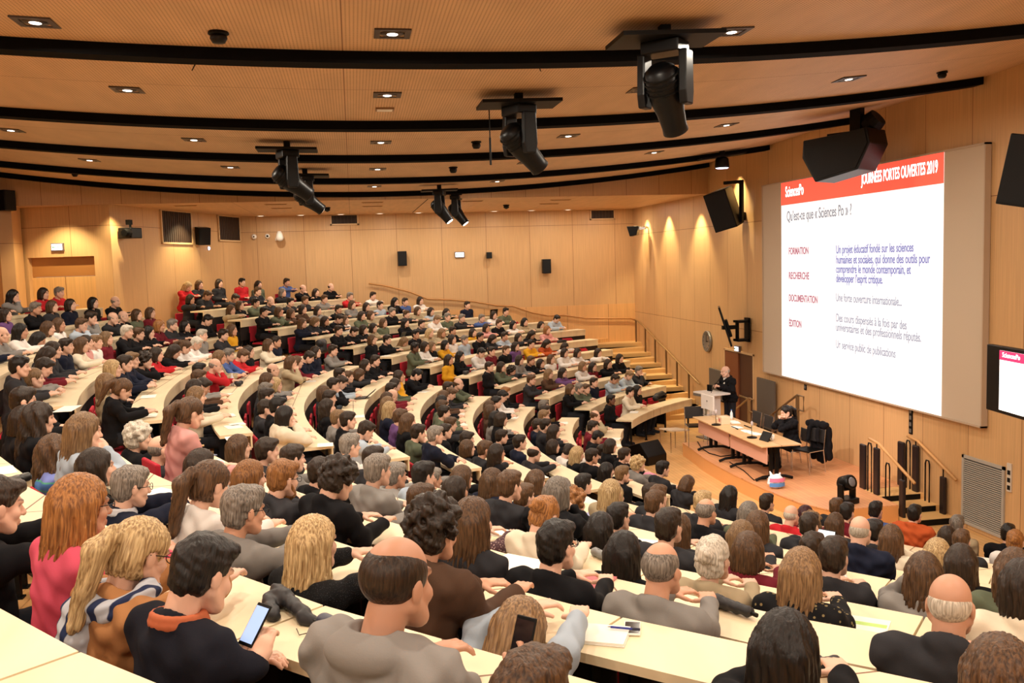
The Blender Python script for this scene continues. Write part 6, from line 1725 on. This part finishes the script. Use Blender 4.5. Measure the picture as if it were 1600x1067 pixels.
# foreground things
k, a, P, rz = on_desk(440, 958)
u = lump('folded_umbrella', (P[0] + .03, P[1] - .02, P[2]), rz + .9, [(((-.10, -.06, .03), (.10, .02, .035)), .028, .03), (((.08, .02, .04), (.19, .05, .035)), .035, .03), (((-.12, -.06, .015), (-.16, -.12, .01)), .03, .02), (((-.05, .06, .02), (.12, .08, .03)), .03, .028)], M_NYLON, 'crumpled black folding umbrella beside a glasses case', 'umbrella')
MB().tube([(-.16, -.12, .008), (-.22, -.10, .006), (-.24, -.04, .006), (-.18, -.03, .008)], .002, 5).build('strap', M_BLACK, u)
k, a, P, rz = on_desk(520, 985); P = (P[0], P[1], P[2] + .012); t = empty('glasses_case', P, rz + 1.45, 'dark grey-blue hard glasses case on the pale desk', 'case')
Fc = Field((-.1, -.05, -.01), (.1, .05, .06), .005); Fc.capsule((-.055, 0, .02), (.055, 0, .02), .030, None, .0); Xc = Fc.grid(); V, Q = Fc.nets(); link('shell', np_mesh('shell', V * np.array([1, 1, .8]), Q), mat('case leather', '33364a', .4), t)
MB().box((-.085, -.0305, .014), (.085, .0305, .0165)).build('seam', M_BLACK, t)
k, a, P, rz = on_desk(28, 757); t = lump('pencil_case', P, rz + .5, [(((-.085, 0, .03), (.085, .01, .03)), .034, .03)], mat('black leather', '191817', .35, spec=.6), 'plump black pencil case on the desk at the left edge', 'case', .006, .002)
MB().tube([(-.09, -.01, .058), (.09, .0, .058)], .003, 5).build('zip', M_GREYM, t)
notebook(938, 994, .24, .2, 'white spiral notebook with a blue pen in the foreground', .35, 'e8e4da')
pen(974, 990, 'blue pen lying beside the white spiral notebook', 1.9)
k, a, P, rz = on_desk(988, 984); phone(Vector(P) + Vector((0, 0, .006)), Matrix.Rotation(rz - 1.1, 3, 'Z'), 'white-rimmed phone lying beside the foreground notebook', 'w')
sheet(815, 884, .42, .3, 'large white paper in front of the black-jacketed person', .1)
k, a, P, rz = on_desk(912, 908); t = empty('folder', P, rz + .15, 'rose pink cardboard folder on the pale desk', 'folder')
MB().box((-.12, -.16, 0), (.12, .16, .004)).build('back_cover', mat('rose card', 'c9666c', .6), t); MB().box((-.115, -.158, .004), (.118, .158, .009)).build('sheets', M_PAPER, t); MB().box((-.12, -.16, .009), (.12, .16, .012)).build('front_cover', mat('rose card', 'c9666c', .6), t)
k, a, P, rz = on_desk(1143, 957); u = lump('folded_umbrella', P, rz + 1.3, [(((-.11, 0, .035), (.09, 0, .035)), .028, .034), (((.09, 0, .035), (.12, 0, .035)), .036, .03)], M_NYLON, 'short black folded umbrella lying right of the plaited bun', 'umbrella', .007); MB().tube([(-.11, 0, .035), (-.17, .01, .035)], .012, 8).build('handle', M_BLACK, u)
k, a, P, rz = on_desk(942, 874); t = lump('pencil_case', P, rz + 1.2, [(((-.09, 0, .028), (.10, .0, .028)), .03, .033)], mat('grey cloth case', '8d8f90', .8), 'grey cloth pencil case on the desk, centre', 'case', .006, .002); MB().tube([(-.09, 0, .056), (.1, 0, .058)], .003, 5).build('zip', M_BLACK, t)
k, a, P, rz = on_desk(1310, 1058); lump('scarf', P, rz, [(((-.08, -.05, .03), (.05, .03, .03)), .035, .03), (((.0, .06, .03), (.07, .1, .02)), .03, .02)], M_NYLON, 'small crumpled black scarf at the bottom edge', 'scarf')
sheet(1430, 1057, .3, .22, 'white sheet at the bottom edge right of the black scarf', .2)
t = sheet(1345, 975, .3, .22, 'pale sheet with a green stripe on the desk by the floral top', .1); MB().box((-.02, -.14, .003), (.03, .12, .0036)).build('green_stripe', mat('highlight green', 'b7dc7a', .6), t)
sheet(250, 772, .34, .24, 'large white paper on the desk at left, before a sweater', .2)
sheet(8, 735, .3, .21, 'white paper with a pen at the left edge', -.1)
sheet(568, 770, .34, .25, 'white paper beside the curly-haired person in black', .15)
sheet(1003, 848, .3, .22, 'white paper in front of long black hair, centre right', .3)
sheet(1056, 842, .42, .24, 'white paper spread before the plaited bun', .2)
notebook(993, 817, .22, .17, 'thick white notebook on the desk, centre right', .1, 'b9a88c')
notebook(790, 832, .2, .16, 'small white notebook with a dark pen behind long brown hair', .2, 'd9d9dd'); pen(806, 831, 'dark pen beside the small white notebook', 1.2, '3a3f46')
sheet(730, 782, .34, .24, 'white paper with a phone before the dark bob', .2); k, a, P, rz = on_desk(748, 784); phone(Vector(P) + Vector((0, 0, .007)), Matrix.Rotation(rz - .9, 3, 'Z'), 'dark phone lying on white papers before a bob')
k, a, P, rz = on_desk(1271, 866); t = empty('laptop', P, rz, 'open laptop with a bright white screen before wavy hair', 'laptop')
MB().box((-.1, -.17, 0), (.12, .17, .016)).build('keyboard_base', M_BLKPL, t, bev=.004); sc2 = MB().box((-.006, -.17, 0), (.006, .17, .23), Matrix.Translation((.12, 0, .012)) @ Matrix.Rotation(.3, 4, 'Y')).build('screen_lid', M_BLKPL, t, bev=.004); MB().box((-.0075, -.16, .012), (-.0062, .16, .22), Matrix.Translation((.12, 0, .012)) @ Matrix.Rotation(.3, 4, 'Y')).build('display', M_SLIDE, sc2)
# held phones
def held(q, hand, label, lit, off, tilt):
    b = q['kw'].get('build', 1.0); rg = Rig(q['fpose'], b); c, s = math.cos(q['rz']), math.sin(q['rz'])
    d_ = np.array(q['fpose'].get('rdir' if hand > 0 else 'ldir', (0, 1, 0)), float); d_ /= np.linalg.norm(d_)
    v = rg.hand[hand] + d_ * .10 + np.array(off); P = Vector((q['loc'][0] + c * v[0] - s * v[1], q['loc'][1] + s * v[0] + c * v[1], q['loc'][2] + v[2]))
    Rm = Matrix.Rotation(q['rz'], 3, 'Z') @ Matrix.Rotation(tilt, 3, 'X')
    return phone(P, Rm, label, lit)
if S_['bald']: held(S_['bald'], 1, 'dark phone held up by the large balding person', None, (-.035, .0, .03), 1.15)
if S_['blackh']: held(S_['blackh'], 1, 'phone with a pale blue picture held low at the bottom edge', 'b', (-.04, .0, .03), .9)
if S_['blonde']: held(S_['blonde'], 1, 'small camera phone held by the blonde person in glittery black', None, (0, .02, .03), 1.2)
# scarf of the camel-coated person
q = S_['pony']
if q:
    rg = Rig(q['fpose'], q['kw'].get('build', .93)); Fs = Field((-.3, -.25, .6), (.3, .35, 1.2), .008)
    nk = rg.neck0 + np.array([0, 0, .02]); R_ = .105
    pr = None
    for i in range(15):
        a_ = 2 * math.pi * i / 14; p_ = nk + np.array([R_ * math.cos(a_) * 1.1, R_ * math.sin(a_) + .02, .015 * math.sin(2 * a_)])
        if pr is not None: Fs.capsule(pr, p_, .045, None, .01)
        pr = p_
    Fs.capsule(nk + (.10, .05, -.02), nk + (.16, .08, -.22), .05, .06, .02); Fs.capsule(nk + (-.05, -.11, -.02), nk + (-.02, -.15, -.14), .06, .07, .03)
    X = Fs.grid(); Fs.F += (np.sin(X[2] * 110 + 3 * np.sin(X[0] * 25)) * .004).astype(np.float32)
    V, Q = Fs.nets(); m = mat('scarf weave', '7d8aa6', .95); nt, N, L = nodes(m)
    if len(N) < 4:
        tc = N.new('ShaderNodeTexCoord'); wv = N.new('ShaderNodeTexWave'); wv.inputs['Scale'].default_value = 5; wv.inputs['Distortion'].default_value = 2; cr = N.new('ShaderNodeValToRGB'); L.new(tc.outputs['Object'], wv.inputs['Vector']); L.new(wv.outputs['Color'], cr.inputs[0])
        cr.color_ramp.elements[0].color = lin('1d2a4f'); cr.color_ramp.elements[1].color = lin('b9bfca'); cr.color_ramp.elements[0].position = .3; cr.color_ramp.elements[1].position = .45; L.new(cr.outputs[0], N['Principled BSDF'].inputs['Base Color'])
    sc3 = link('scarf', np_mesh('scarf', V, Q), m, q['obj'])
# collars that differ in colour
for key, c in (('blackh', 'b8603a'), ('greych', 'c9ccd4')):
    q = S_[key]
    if not q: continue
    rg = Rig(q['fpose'], q['kw'].get('build', 1.0)); Fs = Field((-.25, -.2, .8), (.25, .25, 1.2), .006); nk = rg.neck0 + np.array([0, .0, .03]); pr = None
    for i in range(21):
        a_ = 2 * math.pi * i / 20; p_ = nk + np.array([.078 * math.cos(a_), .082 * math.sin(a_) + .012, -.012 * math.sin(a_)])
        if pr is not None: Fs.capsule(pr, p_, .020, None, .006); Fs.capsule(pr + (0, 0, .022), p_ + (0, 0, .022), .012, None, .01)
        pr = p_
    V, Q = Fs.nets(); link('collar', np_mesh('collar', V, Q), mat('collar ' + c, c, .8), q['obj'])
# beard
q = S_['vest']
if q:
    rg = q['rig']; Fb = Field((-.12, -.02, -.2), (.12, .16, .03), .007); Sx = S_HEAD
    Fb.ell((0, .055, -.105), (.058, .05, .055), None, .02); Fb.capsule((-.06, .02, -.05), (-.04, .06, -.1), .026, .03, .02); Fb.capsule((.06, .02, -.05), (.04, .06, -.1), .026, .03, .02)
    V, Q = Fb.nets(); link('beard', np_mesh('beard', V, Q), hair_mat('auburn hair', HAIRC['r'][1], HAIRC['r'][2]), q['obj']).matrix_local = mat4(rg.RH, rg.hc)
# the farther papers and things
PAPERS = [(115, 638, .5, 'white sheet on the desk left of red folded seats'), (232, 620, .36, 'white binder page on a middle block desk end'), (227, 641, .3, 'upper white sheet on the desk end left of the pink sweater'), (232, 650, .3, 'lower white sheet on the desk end left of the pink sweater'),
  (365, 667, .3, 'single white sheet near the desk end right of the ponytail'), (351, 617, .3, 'white paper beside a brown leather sleeve'), (354, 722, .35, 'white sheet on the near desk above the ponytail'), (678, 758, .26, 'white sheet between two dark heads, centre'),
  (851, 743, .3, 'cream paper at the middle block desk end'), (1013, 850, .2, 'thin white sheet behind a dark head, centre right'), (510, 695, .26, 'white paper near a middle block desk end, left of centre'), (718, 648, .32, 'white sheet on the desk under a dark bag'), (720, 663, .35, 'white sheet on the middle block desk below another'),
  (802, 653, .3, 'white sheet on the desk of the person in white leaning'), (880, 661, .3, 'pinkish sheet on the middle block desk near its aisle'), (963, 686, .26, 'upper white sheet on the first desk by its aisle'), (963, 696, .28, 'lower white sheet on the first desk by its aisle'), (985, 644, .34, 'white paper before the cream sweater in row one'),
  (1043, 748, .3, 'white sheet on the first desk before the stage'), (913, 737, .24, 'grey sheet on a middle block desk'), (656, 612, .3, 'papers on the desk right of the mustard sweater'), (560, 651, .3, 'white magazine pages on a desk, centre left'), (477, 596, .3, 'sheet before a striped sleeve'), (585, 556, .24, 'sheet near the man with the maroon scarf'),
  (400, 660, .2, 'tiny sheet near a desk end left of centre'), (1180, 838, .3, 'white sheet beside brown hair, right of centre'), (1120, 828, .36, 'white sheet before the person with a balding crown'), (1400, 868, .3, 'white sheet near the right side desks'), (1095, 818, .25, 'sheet beside the balding crown'), (1530, 872, .28, 'sheet at the right edge desks')]
for i, (px, py, w_, lab) in enumerate(PAPERS): sheet(px, py, w_, .21, lab, .25 * ((i * 37) % 5 - 2) / 2).location.z += .0035 * (i % 2)
t = sheet(1022, 740, .26, 'pink folder on the first desk before the stage' and .2, 'pink folder on the first desk before the stage', .2, mat('pink card', 'd889a8', .6), 'card_folder', 'folder', .006)
sheet(926, 808, .3, .22, 'lilac blue folder on the desk, right of centre', .2, mat('lilac card', '9aa0c8', .6), 'card_folder', 'folder', .008)
sheet(327, 711, .26, .2, 'blue-grey folder near the pink sweater booklet', .5, mat('slate card', '6f7890', .6), 'card_folder', 'folder', .008)
notebook(356, 650, .26, .2, 'grey-green notebook on a white one near the desk end', .1, '6c7468')
k, a, P, rz = on_desk(346, 693); t = empty('booklet', (P[0], P[1], P[2] + .03), rz, 'open booklet with a red picture before the pink sweater', 'booklet')
MB().box((-.1, -.15, 0), (.1, 0, .004), Matrix.Rotation(-.12, 4, 'X')).build('left_page', M_PAPER, t); MB().box((-.1, 0, 0), (.1, .15, .004), Matrix.Rotation(.12, 4, 'X')).build('right_page', M_PAPER, t); MB().lathe([(.04, .005), (.035, .006)], 16, Matrix.Rotation(-.12, 4, 'X') @ Matrix.Translation((0, -.08, 0))).build('red_picture', mat('red print', 'c0504a', .6), t)
k, a, P, rz = on_desk(357, 603); t = empty('water_bottle', P, 0, 'clear water bottle on a middle block desk', 'bottle'); MB().lathe([(.033, 0), (.035, .06), (.033, .15), (.013, .19), (.013, .21)], 14).build('bottle_body', mat('clear plastic', 'dfe3ea', .15, spec=.8), t, sm=True); MB().lathe([(.015, .21), (.015, .23)], 12).build('cap', M_WHITE, t)
k, a, P, rz = on_desk(119, 538); t = empty('cup', P, 0, 'white cup on an upper desk at left', 'cup'); MB().lathe([(.03, 0), (.04, .10), (.038, .1), (.028, .01)], 14).build('cup_body', M_WHITE, t, sm=True); MB().lathe([(.041, .1), (.042, .108), (.03, .108)], 14).build('lid', M_WHITE, t)
k, a, P, rz = on_desk(743, 493); t = empty('laptop', P, rz + math.pi, 'dark open laptop in the upper far block', 'laptop'); MB().box((-.12, -.17, 0), (.1, .17, .016)).build('keyboard_base', M_BLKPL, t); MB().box((-.006, -.17, 0), (.006, .17, .23), Matrix.Translation((-.12, 0, .012)) @ Matrix.Rotation(-.2, 4, 'Y')).build('screen_lid', M_BLKPL, t)
k, a, P, rz = on_desk(563, 622); t = empty('laptop', P, rz, 'dark laptop keyboard on a middle block desk', 'laptop'); MB().box((-.1, -.17, 0), (.12, .17, .016)).build('keyboard_base', M_BLKPL, t); MB().box((-.006, -.17, 0), (.006, .17, .23), Matrix.Translation((.12, 0, .012)) @ Matrix.Rotation(.9, 4, 'Y')).build('screen_lid', M_BLKPL, t)
k, a, P, rz = on_desk(618, 527); t = empty('tablet', (P[0], P[1], P[2] + .012), rz, 'bright white tablet held up on an upper far desk', 'tablet'); MB().box((-.006, -.12, 0), (.006, .12, .17), Matrix.Rotation(.5, 4, 'Y')).build('casing', M_BLKPL, t); MB().box((-.0072, -.11, .01), (-.006, .11, .16), Matrix.Rotation(.5, 4, 'Y')).build('display', M_SLIDE, t)
for (px, py, L_, lab, nm, ct) in ((887, 536, .34, 'black jacket thrown over a far block desk', 'jacket', 'jacket'), (726, 637, .24, 'dark bag on a middle block desk end', 'handbag', 'bag'), (374, 603, .12, 'black soft case beside the water bottle', 'soft_case', 'case'), (728, 585, .14, 'black bag on a far block desk beside papers', 'handbag', 'bag')):
    k, a, P, rz = on_desk(px, py); lump(nm, P, rz + 1.57, [(((-L_ / 2, 0, .04), (L_ / 2, .02, .04)), .05, .045), (((-L_ / 4, .04, .06), (L_ / 4, -.03, .06)), .045, .04)], M_NYLON, lab, ct, .012)
k, a, P, rz = on_desk(549, 553)
x, y = polar(rowR(8) + .2, a)
for i, (px, py, label) in enumerate(((545, 560, 'black backpack standing on an aisle end desk, upper middle'), (1030, 622, 'black coat lying over the empty red seats of row one'))):
    if i == 0: lump('backpack', (P[0], P[1], P[2]), rz, [(((0, -.12, .1), (0, .12, .1)), .10, .10), (((0, -.12, .28), (0, .12, .28)), .09, .09), (((.06, 0, .12), (.06, 0, .24)), .08, .08)], M_NYLON, label, 'backpack', .014)
    else:
        x, y = polar(rowR(1) + .60, ang_of(*atz(px, py, .8)[:2])); lump('coat', (x, y, .626), math.radians(40), [(((-.2, 0, .2), (.2, .0, .22)), .09, .10), (((-.1, .02, .25), (.15, .0, .30)), .08, .06)], M_NYLON, label, 'coat', .014)
